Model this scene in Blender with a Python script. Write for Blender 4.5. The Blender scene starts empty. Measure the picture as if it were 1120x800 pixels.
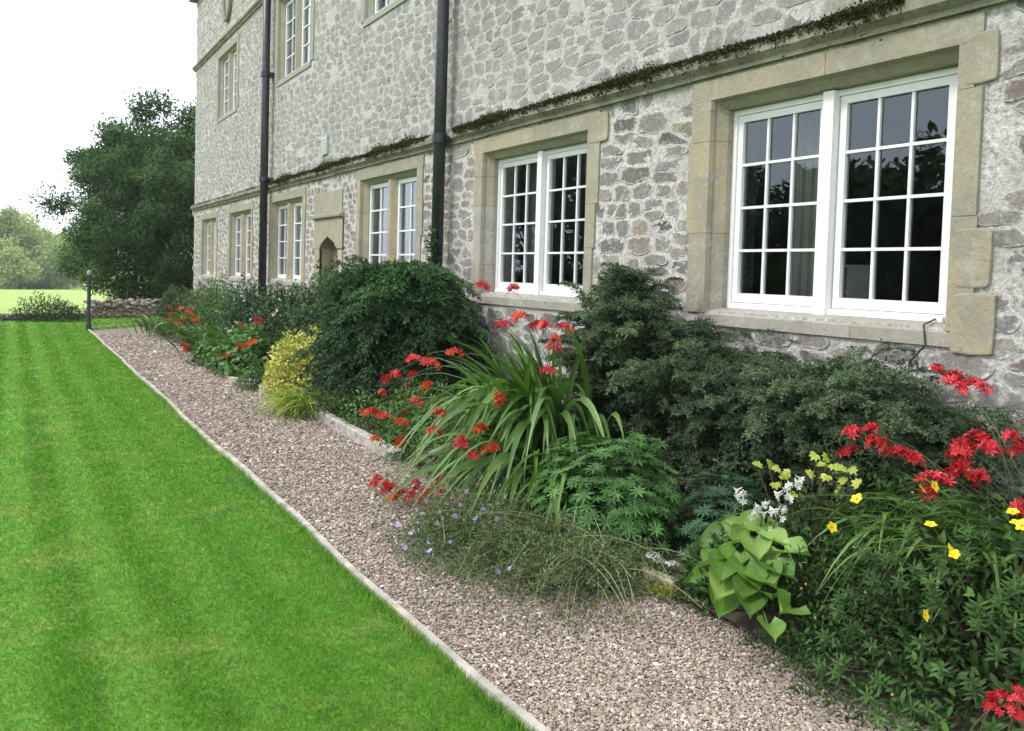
import bpy, math, random
import numpy as np
from mathutils import Vector, Matrix
R = math.radians
rng = np.random.default_rng(7)
random.seed(7)
col = bpy.context.scene.collection
sc = bpy.context.scene

# ------------------------------------------------------------------ camera
EYE = np.array([0.0, 0.0, 1.6]); FPX = 950.0; CX, CY = 560.0, 340.0
YAW, PITCH, ROLL = R(30.021), R(2.454), R(1.7)
_f = np.array([math.sin(YAW)*math.cos(PITCH), math.cos(YAW)*math.cos(PITCH), -math.sin(PITCH)])
_r0 = np.array([math.cos(YAW), -math.sin(YAW), 0.0]); _u0 = np.cross(_r0, _f)
_r = math.cos(ROLL)*_r0 + math.sin(ROLL)*_u0; _u = -math.sin(ROLL)*_r0 + math.cos(ROLL)*_u0
cam = bpy.data.cameras.new('camera'); co = bpy.data.objects.new('camera', cam); col.objects.link(co)
M = Matrix(((_r[0], _u[0], -_f[0], 0), (_r[1], _u[1], -_f[1], 0), (_r[2], _u[2], -_f[2], 1.6), (0, 0, 0, 1)))
co.matrix_world = M
cam.sensor_width = 36; cam.lens = 36*FPX/1120; cam.shift_y = -60/1120; cam.clip_start = 0.05; cam.clip_end = 3000
sc.camera = co

def pray(px, py): return (px-CX)/FPX*_r - (py-CY)/FPX*_u + _f
def onX(px, py, X): d = pray(px, py); return EYE + d*X/d[0]
def onZ(px, py, Z=0.0): d = pray(px, py); return EYE + d*(Z-1.6)/d[2]
def onY(px, py, Y): d = pray(px, py); return EYE + d*Y/d[1]

# ------------------------------------------------------------------ light
SUN_EL, SUN_AZ = R(48), R(-75)      # azimuth from +Y, negative = towards -X (the open lawn side)
w = bpy.data.worlds.new('World'); sc.world = w; w.use_nodes = True
nt = w.node_tree; nt.nodes.clear()
out = nt.nodes.new('ShaderNodeOutputWorld'); bg = nt.nodes.new('ShaderNodeBackground')
sky = nt.nodes.new('ShaderNodeTexSky'); sky.sky_type = 'NISHITA'; sky.sun_disc = False
sky.sun_elevation = SUN_EL; sky.sun_rotation = -SUN_AZ if False else SUN_AZ % (2*math.pi)
sky.air_density = 1.0; sky.dust_density = 3.0
tc = nt.nodes.new('ShaderNodeTexCoord'); nz = nt.nodes.new('ShaderNodeTexNoise')
nz.inputs['Scale'].default_value = 1.6; nz.inputs['Detail'].default_value = 4
cr = nt.nodes.new('ShaderNodeMapRange'); cr.inputs['To Min'].default_value = 9.0; cr.inputs['To Max'].default_value = 15.5
cl = nt.nodes.new('ShaderNodeCombineColor'); mul = nt.nodes.new('ShaderNodeVectorMath'); mul.operation = 'SCALE'
mul.inputs[0].default_value = (0.945, 0.965, 1.055)
mx = nt.nodes.new('ShaderNodeMix'); mx.data_type = 'RGBA'; mx.inputs['Factor'].default_value = 0.88
L = nt.links.new
L(tc.outputs['Generated'], nz.inputs['Vector']); L(nz.outputs['Fac'], cr.inputs['Value'])
L(cr.outputs['Result'], mul.inputs['Scale']); L(sky.outputs['Color'], mx.inputs['A']); L(mul.outputs['Vector'], mx.inputs['B'])
L(mx.outputs['Result'], bg.inputs['Color']); bg.inputs['Strength'].default_value = 0.12
L(bg.outputs['Background'], out.inputs['Surface'])
sl = bpy.data.lights.new('sun', 'SUN'); sl.energy = 1.7; sl.angle = R(11); sl.color = (1, .965, .91)
so = bpy.data.objects.new('sun', sl); col.objects.link(so)
sd = Vector((math.sin(SUN_AZ)*math.cos(SUN_EL), math.cos(SUN_AZ)*math.cos(SUN_EL), math.sin(SUN_EL)))
so.rotation_euler = sd.to_track_quat('Z', 'Y').to_euler(); so.location = (-10, -5, 20)
sc.view_settings.view_transform = 'Standard'; sc.view_settings.look = 'None'
sc.view_settings.gamma = 1.0; sc.view_settings.exposure = 0.56
sc.cycles.max_bounces = 6; sc.cycles.transparent_max_bounces = 12; sc.cycles.diffuse_bounces = 3

# ------------------------------------------------------------------ helpers
def tag(o, label=None, cat=None, group=None, kind=None):
    if label: o['label'] = label
    if cat: o['category'] = cat
    if group: o['group'] = group
    if kind: o['kind'] = kind
    return o
def empty(name, loc=(0, 0, 0)):
    o = bpy.data.objects.new(name, None); o.location = loc; o.empty_display_size = .2; col.objects.link(o); return o
def link(name, me, parent=None):
    o = bpy.data.objects.new(name, me); col.objects.link(o)
    if parent is not None:
        o.parent = parent
    return o
class G:
    """collects geometry (world coordinates) with a per-vertex tint and builds ONE mesh object"""
    def __init__(s): s.V = []; s.F = []; s.T = []; s.n = 0
    def add(s, V, F, T=0.5):
        V = np.asarray(V, float).reshape(-1, 3)
        s.V.append(V); s.T.append(np.broadcast_to(np.asarray(T, float), (len(V),)).copy())
        s.F.append([tuple(i+s.n for i in f) for f in F] if not isinstance(F, np.ndarray) else F+s.n)
        s.n += len(V)
    def box(s, a, b, T=0.5):
        x0, y0, z0 = a; x1, y1, z1 = b
        v = [(x0,y0,z0),(x1,y0,z0),(x1,y1,z0),(x0,y1,z0),(x0,y0,z1),(x1,y0,z1),(x1,y1,z1),(x0,y1,z1)]
        s.add(v, [(0,3,2,1),(4,5,6,7),(0,1,5,4),(1,2,6,5),(2,3,7,6),(3,0,4,7)], T)
    def prism(s, prof, axis, a, b, T=0.5):
        """profile of (p,q) extruded along axis ('y': p=X,q=Z ; 'z': p=X,q=Y)"""
        n = len(prof)
        if axis == 'y': v = [(p, a, q) for p, q in prof] + [(p, b, q) for p, q in prof]
        else: v = [(p, q, a) for p, q in prof] + [(p, q, b) for p, q in prof]
        f = [(i, (i+1) % n, n+(i+1) % n, n+i) for i in range(n)] + [tuple(range(n))[::-1], tuple(range(n, 2*n))]
        s.add(v, f, T)
    def tube(s, pts, rad, n=6, T=0.5):
        pts = np.asarray(pts, float); m = len(pts); rad = np.broadcast_to(np.asarray(rad, float), (m,))
        d = np.gradient(pts, axis=0); d /= np.linalg.norm(d, axis=1)[:, None]+1e-9
        ref = np.array([0, 0, 1.]) if abs(d[0][2]) < .9 else np.array([1., 0, 0])
        a = np.cross(d, ref); a /= np.linalg.norm(a, axis=1)[:, None]+1e-9; b = np.cross(d, a)
        t = np.linspace(0, 2*math.pi, n, endpoint=False)
        V = (pts[:, None] + rad[:, None, None]*(np.cos(t)[None, :, None]*a[:, None]+np.sin(t)[None, :, None]*b[:, None])).reshape(-1, 3)
        F = [(i*n+j, i*n+(j+1) % n, (i+1)*n+(j+1) % n, (i+1)*n+j) for i in range(m-1) for j in range(n)]
        F += [tuple(range(n))[::-1], tuple((m-1)*n+k for k in range(n))]
        s.add(V, F, T)
    def build(s, name, mat, parent=None, smooth=False):
        me = bpy.data.meshes.new(name)
        if s.n:
            V = np.concatenate(s.V); T = np.concatenate(s.T)
            loops = []; starts = []; k = 0
            for F in s.F:
                if isinstance(F, np.ndarray):
                    c = F.shape[1]; loops.append(F.ravel()); starts.append(k+np.arange(len(F))*c); k += F.size
                else:
                    for f in F: loops.append(np.array(f)); starts.append(np.array([k])); k += len(f)
            loops = np.concatenate(loops).astype(np.int32); starts = np.concatenate(starts).astype(np.int32)
            if parent is not None: V = V - np.array(abs_loc(parent))
            me.vertices.add(len(V)); me.vertices.foreach_set('co', V.ravel().astype(np.float32))
            me.loops.add(len(loops)); me.loops.foreach_set('vertex_index', loops)
            me.polygons.add(len(starts)); me.polygons.foreach_set('loop_start', starts)
            me.polygons.foreach_set('use_smooth', np.full(len(starts), bool(smooth)))
            at = me.attributes.new('tint', 'FLOAT', 'POINT'); at.data.foreach_set('value', T.astype(np.float32))
            if getattr(s, 'E', None): me.attributes.new('edge', 'FLOAT', 'POINT').data.foreach_set('value', np.concatenate(s.E).astype(np.float32))
            me.update(calc_edges=True); me.validate()
        if mat: me.materials.append(mat)
        return link(name, me, parent)
def abs_loc(o):
    l = np.array(o.location)
    while o.parent: o = o.parent; l = l + np.array(o.location)
    return l
def norm(a): return a/(np.linalg.norm(a, axis=-1, keepdims=True)+1e-9)
def frames(d, n):
    """columns: x side, y = d, z ~ n"""
    y = norm(d); x = norm(np.cross(y, n)); z = np.cross(x, y)
    return np.stack([x, y, z], axis=-1)
def scat(g, tv, tf, P, Fr, S, T):
    tv = np.asarray(tv, float); tf = np.asarray(tf); m = len(P)
    S = np.broadcast_to(np.asarray(S, float), (m,))
    V = np.einsum('mij,kj->mki', Fr, tv)*S[:, None, None] + P[:, None]
    F = (tf[None] + (np.arange(m)*len(tv))[:, None, None]).reshape(-1, tf.shape[1])
    g.add(V.reshape(-1, 3), F, np.repeat(np.broadcast_to(T, (m,)), len(tv)))
def rdir(m):
    v = rng.normal(size=(m, 3)); return norm(v)
# leaf templates, unit length along +y
def lf_tri(wd): return [(-wd/2, .4, .05), (wd/2, .4, .05), (0, 1, -.03), (0, 0, 0)], [(3, 1, 2), (3, 2, 0)]
def lf_oval(wd, fold=.08, droop=.1):
    return [(0,0,0),(-wd*.42,.3,fold),(-wd*.45,.62,fold-droop*.4),(0,1,-droop),(wd*.45,.62,fold-droop*.4),(wd*.42,.3,fold),(0,.5,0)], \
           [(0,6,1),(1,6,2),(2,6,3),(3,6,4),(4,6,5),(5,6,0)]

# ------------------------------------------------------------------ materials
def newmat(name):
    m = bpy.data.materials.new(name); m.use_nodes = True; t = m.node_tree
    return m, t, t.nodes['Principled BSDF'], t.nodes['Material Output']
def node(t, typ, **kw):
    n = t.nodes.new(typ)
    for k, v in kw.items():
        if k.startswith('i_'): n.inputs[k[2:].replace('_', ' ')].default_value = v
        else: setattr(n, k, v)
    return n
def noise(t, vec, scale, detail=4, rough=.55):
    n = node(t, 'ShaderNodeTexNoise'); n.inputs['Scale'].default_value = scale; n.inputs['Detail'].default_value = detail
    n.inputs['Roughness'].default_value = rough
    if vec is not None: t.links.new(vec, n.inputs['Vector'])
    return n.outputs['Fac']
def ramp(t, fac, stops, interp='LINEAR'):
    n = node(t, 'ShaderNodeValToRGB'); n.color_ramp.interpolation = interp; e = n.color_ramp.elements
    while len(e) < len(stops): e.new(.5)
    for k, (p, c) in enumerate(stops):
        e[k].position = p; e[k].color = (*c, 1) if len(c) == 3 else c
    t.links.new(fac, n.inputs['Fac']); return n.outputs['Color']
def mixc(t, fac, a, b, mode='MIX'):
    n = node(t, 'ShaderNodeMix', data_type='RGBA', blend_type=mode)
    for v, k in ((fac, 'Factor'), (a, 'A'), (b, 'B')):
        s = n.inputs[k]
        if isinstance(v, (int, float)): s.default_value = v
        elif isinstance(v, tuple): s.default_value = (*v, 1)
        else: t.links.new(v, s)
    return n.outputs['Result']
def maprange(t, v, a, b, c=0., d=1.):
    n = node(t, 'ShaderNodeMapRange'); n.inputs['From Min'].default_value = a; n.inputs['From Max'].default_value = b
    n.inputs['To Min'].default_value = c; n.inputs['To Max'].default_value = d
    t.links.new(v, n.inputs['Value']); return n.outputs['Result']
def bump(t, b, h, strength=.5, dist=.01):
    n = node(t, 'ShaderNodeBump'); n.inputs['Strength'].default_value = strength; n.inputs['Distance'].default_value = dist
    t.links.new(h, n.inputs['Height']); t.links.new(n.outputs['Normal'], b.inputs['Normal'])
def pos(t): return node(t, 'ShaderNodeNewGeometry').outputs['Position']
def tint(t): return node(t, 'ShaderNodeAttribute', attribute_name='tint').outputs['Fac']
def simple(name, c, rough=.6, nscale=None, amt=.25, bd=0., metal=0):
    m, t, b, o = newmat(name); b.inputs['Roughness'].default_value = rough; b.inputs['Metallic'].default_value = metal
    if nscale:
        n = noise(t, pos(t), nscale, 5)
        cc = ramp(t, n, [(.3, tuple(x*(1-amt) for x in c)), (.7, tuple(min(1, x*(1+amt)) for x in c))])
        t.links.new(cc, b.inputs['Base Color'])
        if bd: bump(t, b, n, .6, bd)
    else: b.inputs['Base Color'].default_value = (*c, 1)
    return m
def leafmat(name, c0, c1, c2=None, rough=.5, trans=.25, spec=.35, nsc=3.0):
    m, t, b, o = newmat(name)
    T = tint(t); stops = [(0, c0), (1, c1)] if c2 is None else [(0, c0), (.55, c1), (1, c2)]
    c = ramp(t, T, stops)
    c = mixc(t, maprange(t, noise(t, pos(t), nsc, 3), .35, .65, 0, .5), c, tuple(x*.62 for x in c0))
    t.links.new(c, b.inputs['Base Color']); b.inputs['Roughness'].default_value = rough
    b.inputs['Specular IOR Level'].default_value = spec
    tr = node(t, 'ShaderNodeBsdfTranslucent'); t.links.new(mixc(t, 1.0, c, (1.0, 1.15, .6), 'MULTIPLY'), tr.inputs['Color'])
    ms = node(t, 'ShaderNodeMixShader'); ms.inputs['Fac'].default_value = trans
    t.links.new(b.outputs['BSDF'], ms.inputs[1]); t.links.new(tr.outputs['BSDF'], ms.inputs[2])
    t.links.new(ms.outputs['Shader'], o.inputs['Surface']); return m

def wall_mortar():
    m, t, b, o = newmat('lime_mortar'); P = pos(t)
    n1 = noise(t, P, 2.2, 4); n2 = noise(t, P, 28, 6, .7); n3 = noise(t, P, .6, 3)
    c = ramp(t, n2, [(.33, (.24, .225, .21)), (.46, (.50, .48, .455)), (.62, (.70, .685, .66))])
    c = mixc(t, maprange(t, n1, .45, .65, 0, .6), c, (.40, .385, .35))
    # upper storeys are greyer
    z = node(t, 'ShaderNodeSeparateXYZ'); t.links.new(P, z.inputs[0])
    up = maprange(t, z.outputs['Z'], 3.1, 3.4, 0, .35)
    c = mixc(t, up, c, (.40, .395, .38))
    t.links.new(c, b.inputs['Base Color']); b.inputs['Roughness'].default_value = .95
    b.inputs['Specular IOR Level'].default_value = .1
    bump(t, b, n2, 1., .03); return m
def wall_stone():
    m, t, b, o = newmat('rubble_stone'); P = pos(t); T = tint(t)
    c = ramp(t, T, [(0, (.12,.115,.115)), (.08, (.23,.22,.215)), (.30, (.31,.30,.29)), (.5, (.38,.35,.315)), (.66, (.295,.29,.30)), (.8, (.43,.40,.36)),
                    (.91, (.42,.36,.27)), (.96, (.35,.275,.25)), (1, (.27,.21,.20))])
    n2 = noise(t, P, 34, 8, .75); n1 = noise(t, P, 7, 5, .65); n4 = noise(t, P, 1.7, 4)
    c = mixc(t, maprange(t, n1, .38, .6, .55, 0), c, (.20, .195, .18))
    c = mixc(t, maprange(t, n2, .38, .62, .75, 0), c, mixc(t, 1., c, (.5, .49, .47), 'MULTIPLY'))
    # lime smeared over stone faces, pale lichen
    sm = maprange(t, noise(t, P, 11, 8, .8), .54, .62, 0, .7)
    c = mixc(t, sm, c, (.53, .52, .485))
    ed = node(t, 'ShaderNodeAttribute', attribute_name='edge').outputs['Fac']; ea = node(t, 'ShaderNodeMath', operation='MULTIPLY_ADD')
    t.links.new(noise(t, P, 16, 8, .8), ea.inputs[0]); ea.inputs[1].default_value = 3.4; t.links.new(ed, ea.inputs[2])
    mo = ramp(t, n2, [(.33, (.24, .225, .205)), (.46, (.50, .485, .45)), (.62, (.70, .69, .655))])
    c = mixc(t, maprange(t, ea.outputs[0], 2.25, 2.6, 0, .92), c, mo)
    c = mixc(t, maprange(t, noise(t, P, 75, 3, .6), .62, .7, 0, .7), c, (.62, .62, .58))
    z = node(t, 'ShaderNodeSeparateXYZ'); t.links.new(P, z.inputs[0])
    c = mixc(t, maprange(t, z.outputs['Z'], 3.1, 3.5, 0, .36), c, (.375, .372, .365))
    c = mixc(t, maprange(t, n4, .52, .7, 0, .5), c, (.27, .255, .21))
    t.links.new(c, b.inputs['Base Color']); b.inputs['Roughness'].default_value = .92
    b.inputs['Specular IOR Level'].default_value = .15
    bump(t, b, n2, 1., .02); return m
def dressed_stone():
    m, t, b, o = newmat('buff_sandstone'); P = pos(t); T = tint(t); z_ = node(t, 'ShaderNodeSeparateXYZ'); t.links.new(P, z_.inputs[0])
    c = ramp(t, T, [(0, (.33,.305,.25)), (.4, (.39,.35,.255)), (.7, (.45,.37,.24)), (.9, (.35,.32,.27)), (1, (.46,.44,.40))])
    n1 = noise(t, P, 3.5, 5, .6); n2 = noise(t, P, 45, 6, .7); n3 = noise(t, P, 11, 4)
    c = mixc(t, maprange(t, n1, .42, .62, 0, .8), c, (.30, .285, .23))
    c = mixc(t, maprange(t, noise(t, P, 6, 8, .75), .52, .66, 0, .75), c, (.45, .44, .40))
    c = mixc(t, maprange(t, z_.outputs['Z'], 4., 5., 0, .55), c, (.31, .305, .27))
    c = mixc(t, maprange(t, n2, .3, .7, .4, 0), c, (.18, .17, .12))
    c = mixc(t, maprange(t, noise(t, P, 22, 4, .7), .58, .68, 0, .6), c, (.20, .20, .13))
    t.links.new(c, b.inputs['Base Color']); b.inputs['Roughness'].default_value = .9
    b.inputs['Specular IOR Level'].default_value = .15
    bump(t, b, noise(t, P, 26, 8, .75), .9, .012); return m
def grassmat(name, blade=False):
    m, t, b, o = newmat(name); P = pos(t)
    s = node(t, 'ShaderNodeSeparateXYZ'); t.links.new(P, s.inputs[0])
    # mowing stripes run along Y, strongest away from the path
    wv = node(t, 'ShaderNodeMath', operation='SINE'); ad = node(t, 'ShaderNodeMath', operation='MULTIPLY_ADD')
    t.links.new(s.outputs['X'], ad.inputs[0]); ad.inputs[1].default_value = 15.5
    nn = noise(t, P, .5, 2); nm = node(t, 'ShaderNodeMath', operation='MULTIPLY'); t.links.new(nn, nm.inputs[0]); nm.inputs[1].default_value = 2.4
    t.links.new(nm.outputs[0], ad.inputs[2]); t.links.new(ad.outputs[0], wv.inputs[0])
    st = maprange(t, wv.outputs[0], -.7, .7)
    str_ = mixc(t, st, (.112, .305, .030), (.190, .425, .066))
    c = mixc(t, maprange(t, s.outputs['X'], .35, 1.0, 0, .75), str_, (.135, .340, .038))
    c = mixc(t, maprange(t, noise(t, P, 1.5, 6, .68), .50, .66, 0, .75), c, (.30, .42, .10))
    c = mixc(t, maprange(t, noise(t, P, 1.15, 6, .66), .40, .28, 0, .7), c, (.080, .255, .060))
    c = mixc(t, maprange(t, noise(t, P, 9., 5, .7), .5, .68, 0, .5), c, (.075, .20, .03))
    c = mixc(t, maprange(t, noise(t, P, 14., 5, .7), .58, .7, 0, .5), c, (.30, .38, .12))
    n = noise(t, P, 90, 4, .7)
    if blade:
        c = mixc(t, tint(t), mixc(t, 1., c, (.62, .66, .55), 'MULTIPLY'), mixc(t, 1., c, (1.35, 1.28, 1.3), 'MULTIPLY'))
    else:
        c = mixc(t, maprange(t, n, .35, .65, .45, 0), c, (.05, .14, .015)); bump(t, b, n, .7, .015)
    t.links.new(c, b.inputs['Base Color']); b.inputs['Roughness'].default_value = .75; b.inputs['Specular IOR Level'].default_value = .1
    if blade:
        c = mixc(t, maprange(t, tint(t), .93, .95), c, (.30, .30, .12)); t.links.new(c, b.inputs['Base Color'])
        tr = node(t, 'ShaderNodeBsdfTranslucent'); t.links.new(c, tr.inputs['Color']); ms = node(t, 'ShaderNodeMixShader'); ms.inputs[0].default_value = .4
        t.links.new(b.outputs[0], ms.inputs[1]); t.links.new(tr.outputs[0], ms.inputs[2]); t.links.new(ms.outputs[0], o.inputs['Surface'])
    return m
def gravelmat(name, pebble=False):
    m, t, b, o = newmat(name); P = pos(t)
    stops = [(0, (.10,.065,.045)), (.14, (.22,.165,.125)), (.32, (.41,.335,.245)), (.5, (.34,.28,.225)), (.62, (.25,.235,.215)), (.8, (.50,.42,.33)), (.93, (.58,.51,.42)), (1, (.80,.76,.69))]
    if pebble:
        c = ramp(t, tint(t), stops); c = mixc(t, maprange(t, noise(t, P, 160, 3), .4, .6, 0, .35), c, (.26, .21, .185))
    else:
        v = node(t, 'ShaderNodeTexVoronoi', feature='F1'); v.inputs['Scale'].default_value = 60; t.links.new(P, v.inputs['Vector'])
        sp = node(t, 'ShaderNodeSeparateColor'); t.links.new(v.outputs['Color'], sp.inputs[0])
        c = ramp(t, sp.outputs[0], stops)
        c = mixc(t, maprange(t, v.outputs['Distance'], .3, .75, 0, .8), c, (.07, .055, .045))
        n = node(t, 'ShaderNodeMath', operation='SUBTRACT'); n.inputs[0].default_value = 1; t.links.new(v.outputs['Distance'], n.inputs[1])
        bump(t, b, n.outputs[0], 1., .012)
    c = mixc(t, maprange(t, noise(t, P, 1.3, 4), .45, .7, 0, .3), c, (.20, .165, .14))
    t.links.new(c, b.inputs['Base Color']); b.inputs['Roughness'].default_value = .85; b.inputs['Specular IOR Level'].default_value = .25
    return m
M_mortar, M_stone, M_buff = wall_mortar(), wall_stone(), dressed_stone()
M_lawn, M_blade = grassmat('mown_turf'), grassmat('grass_blade', True)
M_gravel, M_pebble = gravelmat('gravel'), gravelmat('pebble', True)
M_white = simple('white_paint', (.74, .73, .74), .45, 14, .05)
M_pipe = simple('black_paint', (.018, .02, .024), .38, 9, .5)
M_lead = simple('dark_metal', (.03, .032, .034), .5)
M_wood = simple('grey_timber', (.40, .375, .32), .9, 7, .45, .004)
M_soil = simple('soil', (.055, .04, .028), .95, 18, .5, .03)
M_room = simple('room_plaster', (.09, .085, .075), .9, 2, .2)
M_curt = simple('curtain_cloth', (.52, .51, .49), .9, 8, .1)
M_card = simple('pale_card', (.45, .47, .48), .6, 8, .1)
M_bark = simple('bark', (.07, .055, .04), .9, 12, .5, .02)
M_twig = simple('twig', (.085, .06, .04), .85, 20, .4)
M_roof = simple('slate', (.12, .125, .13), .7, 6, .3)
def glassmat():
    m, t, b, o = newmat('window_glass'); t.nodes.remove(b)
    gl = node(t, 'ShaderNodeBsdfGlossy'); gl.inputs['Roughness'].default_value = .01; gl.inputs['Color'].default_value = (.82, .93, 1, 1)
    tr = node(t, 'ShaderNodeBsdfTransparent'); tr.inputs['Color'].default_value = (.86, .9, .88, 1)
    fr = node(t, 'ShaderNodeFresnel'); fr.inputs['IOR'].default_value = 1.52
    mm = node(t, 'ShaderNodeMath', operation='MULTIPLY'); t.links.new(fr.outputs[0], mm.inputs[0]); mm.inputs[1].default_value = 2.0
    mm.use_clamp = True
    n = noise(t, pos(t), 2.3, 2); bp = node(t, 'ShaderNodeBump'); bp.inputs['Strength'].default_value = .12; bp.inputs['Distance'].default_value = .006
    t.links.new(n, bp.inputs['Height']); t.links.new(bp.outputs[0], gl.inputs['Normal'])
    ms = node(t, 'ShaderNodeMixShader'); t.links.new(mm.outputs[0], ms.inputs[0]); t.links.new(tr.outputs[0], ms.inputs[1]); t.links.new(gl.outputs[0], ms.inputs[2])
    t.links.new(ms.outputs[0], o.inputs['Surface']); return m
M_glass = glassmat()

# ------------------------------------------------------------------ ground
def edge_x(y):   # lawn / gravel edge, slightly wavy
    return 1.545 + .05*np.exp(-(y-2.0)/1.6) + .012*np.sin(y*1.3) + .006*np.sin(y*3.7+1)
BED_X = 2.86; WX = 4.7; HOUSE_END = 27.1
def sheet(name, XY, z, mat, kind='structure', zf=None):
    """XY: grid (n,m,2)"""
    n, m = XY.shape[:2]; g = G()
    Z = np.full((n, m), z) if zf is None else zf(XY[..., 0], XY[..., 1])
    V = np.dstack([XY, Z]).reshape(-1, 3)
    i = np.arange(n-1)[:, None]*m + np.arange(m-1)[None]
    F = np.stack([i, i+1, i+m+1, i+m], -1).reshape(-1, 4)
    g.add(V, F); o = g.build(name, mat, smooth=True); o['kind'] = kind; return o
def terr(X, Y):
    d = np.clip((Y-28)/120, 0, 1); z = -0.06 - 2.4*d - .35*np.clip((Y-27.5)/1.2, 0, 1)
    return z + .25*np.sin(X*.02)*np.clip((Y-60)/60, 0, 1)
def fieldmat():
    m, t, b, o = newmat('meadow'); P = pos(t)
    c = mixc(t, maprange(t, noise(t, P, .12, 4), .4, .6), (.20, .33, .05), (.27, .39, .07))
    c = mixc(t, maprange(t, noise(t, P, 1.4, 5), .4, .65, 0, .5), c, (.33, .42, .12))
    t.links.new(c, b.inputs['Base Color']); b.inputs['Roughness'].default_value = .9; bump(t, b, noise(t, P, 12, 4), .5, .05); return m
M_field = fieldmat()
gx = np.concatenate([np.linspace(-300, -40, 12), np.linspace(-35, 40, 26), np.linspace(50, 300, 12)])
gy = np.concatenate([np.linspace(-60, -10, 8), np.linspace(-5, 24, 6), np.linspace(25, 32, 15), np.linspace(36, 160, 20), np.linspace(200, 500, 10)])
sheet('field', np.stack(np.meshgrid(gx, gy, indexing='ij'), -1), 0, M_field, zf=terr)
# lawn: left part up to the timber edge, plus the strip beyond the end of the path
def far_y(x): return 25.6 + .47*x
ys = np.concatenate([np.linspace(-6, 22.3, 90)])
rows = []
for y in ys:
    xr = float(edge_x(max(y, 1.0))); rows.append([(x, y) for x in np.concatenate([np.linspace(-32, -3, 8), np.linspace(-2.5, xr, 12)])])
sheet('lawn', np.array(rows), 0.0, M_lawn)
rows = []
for k in range(8):
    u = k/7; r = []
    for x in np.concatenate([np.linspace(-32, -3, 8), np.linspace(-2.5, 1.5, 8), np.linspace(2.0, 4.72, 7)]):
        y0 = 22.3 if x < 1.6 else 22.3 + (x-1.6)*.95
        r.append((x, y0*(1-u) + (far_y(x))*u if far_y(x) > y0 else y0))
    rows.append(r)
lawn2 = sheet('lawn', np.array(rows), -0.004, M_lawn)
rows = []
for y in np.linspace(-1.0, 22.3, 90):
    xl = float(edge_x(max(y, 1.0))); rows.append([(x, y) for x in np.linspace(xl, 3.2, 6)])
for u in (0.2, .45, .7, 1.0): rows.append([(x, 22.3 + (max(x-1.6, 0))*.95*u) for x in np.linspace(1.56, 3.2, 6)])
sheet('gravel_path', np.array(rows), -0.012, M_gravel)
def bedz(X, Y): return .035 + .05*np.clip((X-BED_X)/.4, 0, 1) + .02*np.sin(X*9)*np.sin(Y*7)
sheet('flower_bed', np.stack(np.meshgrid(np.linspace(BED_X, WX+.02, 14), np.linspace(-1, 24.6, 170), indexing='ij'), -1), 0, M_soil, zf=bedz)
sheet('soil', np.stack(np.meshgrid(np.linspace(4.75, 9, 10), np.linspace(HOUSE_END-.5, 27.4, 4), indexing='ij'), -1), 0.01, M_soil)

# timber edge between lawn and gravel
g = G(); y = .4
yy = np.arange(.4, 22.35, .25); x = edge_x(np.maximum(yy, 1.0))
zz = .034+.006*np.sin(yy*1.1)
for k in range(len(yy)-1):
    a, b = yy[k], yy[k+1]
    v = []
    for (X, Y, Z) in ((x[k], a, zz[k]), (x[k+1], b, zz[k+1])):
        v += [(X-.002, Y, -.06), (X-.002, Y, Z), (X+.036, Y, Z-.002), (X+.040, Y, -.06)]
    g.add(v, [(0,4,5,1),(1,5,6,2),(2,6,7,3)], .5)
cpts = [(1.56, 22.35), (1.66, 22.75), (1.95, 23.05), (2.5, 23.55), (3.1, 24.1)]
for (a, b) in zip(cpts[:-1], cpts[1:]):
    g.add([(a[0], a[1], -.05), (a[0], a[1], .03), (a[0]+.03, a[1]-.03, .03), (a[0]+.03, a[1]-.03, -.05),
           (b[0], b[1], -.05), (b[0], b[1], .03), (b[0]+.03, b[1]-.03, .03), (b[0]+.03, b[1]-.03, -.05)], [(0,4,5,1),(1,5,6,2),(2,6,7,3)])
tag(g.build('edging_board', M_wood), 'long thin pale timber edging between lawn and gravel path', 'edging')
# edging of the bed: timber lengths
def edging(pts, wd, h, mat, label, cat='edging', name='bed_edging'):
    g = G()
    for (a, b) in zip(pts[:-1], pts[1:]):
        a = np.array(a); b = np.array(b); d = (b-a)/np.linalg.norm(b-a); n = np.array([-d[1], d[0]])*wd/2; e = d*.006
        a2, b2 = a+e, b-e
        v = []
        for q in (a2, b2):
            for s, z in ((1, 0), (1, h), (.75, h+.01), (-.75, h+.01), (-1, h), (-1, 0)):
                v.append((q[0]+n[0]*s, q[1]+n[1]*s, z - .02*(z == 0)))
        m = 6; g.add(v, [(i, (i+1) % m, m+(i+1) % m, m+i) for i in range(m)]+[tuple(range(m))[::-1], tuple(range(m, 2*m))], random.random())
    return tag(g.build(name, mat), label, cat)
M_edge = simple('weathered_sleeper', (.34, .325, .28), .9, 16, .35, .006)
edging([(2.86, 9.05), (2.83, 7.95), (2.82, 6.75)], .09, .085, M_edge, 'grey weathered timber edging of the bed beside the straw-green grass tuft')
edging([(2.78, 11.6), (2.78, 10.75)], .07, .07, M_edge, 'short piece of pale edging at the foot of the yellow shrub')
edging([(2.62, 12.3), (2.95, 11.75)], .07, .05, M_edge, 'short pale edging under the leafy plant with orange flowers')
edging([(2.86, 3.72), (2.9, 3.28)], .06, .075, simple('mossy_kerb', (.27, .25, .16), .95, 20, .45, .008), 'mossy brown edging stone beside the small white flowers')

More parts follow.
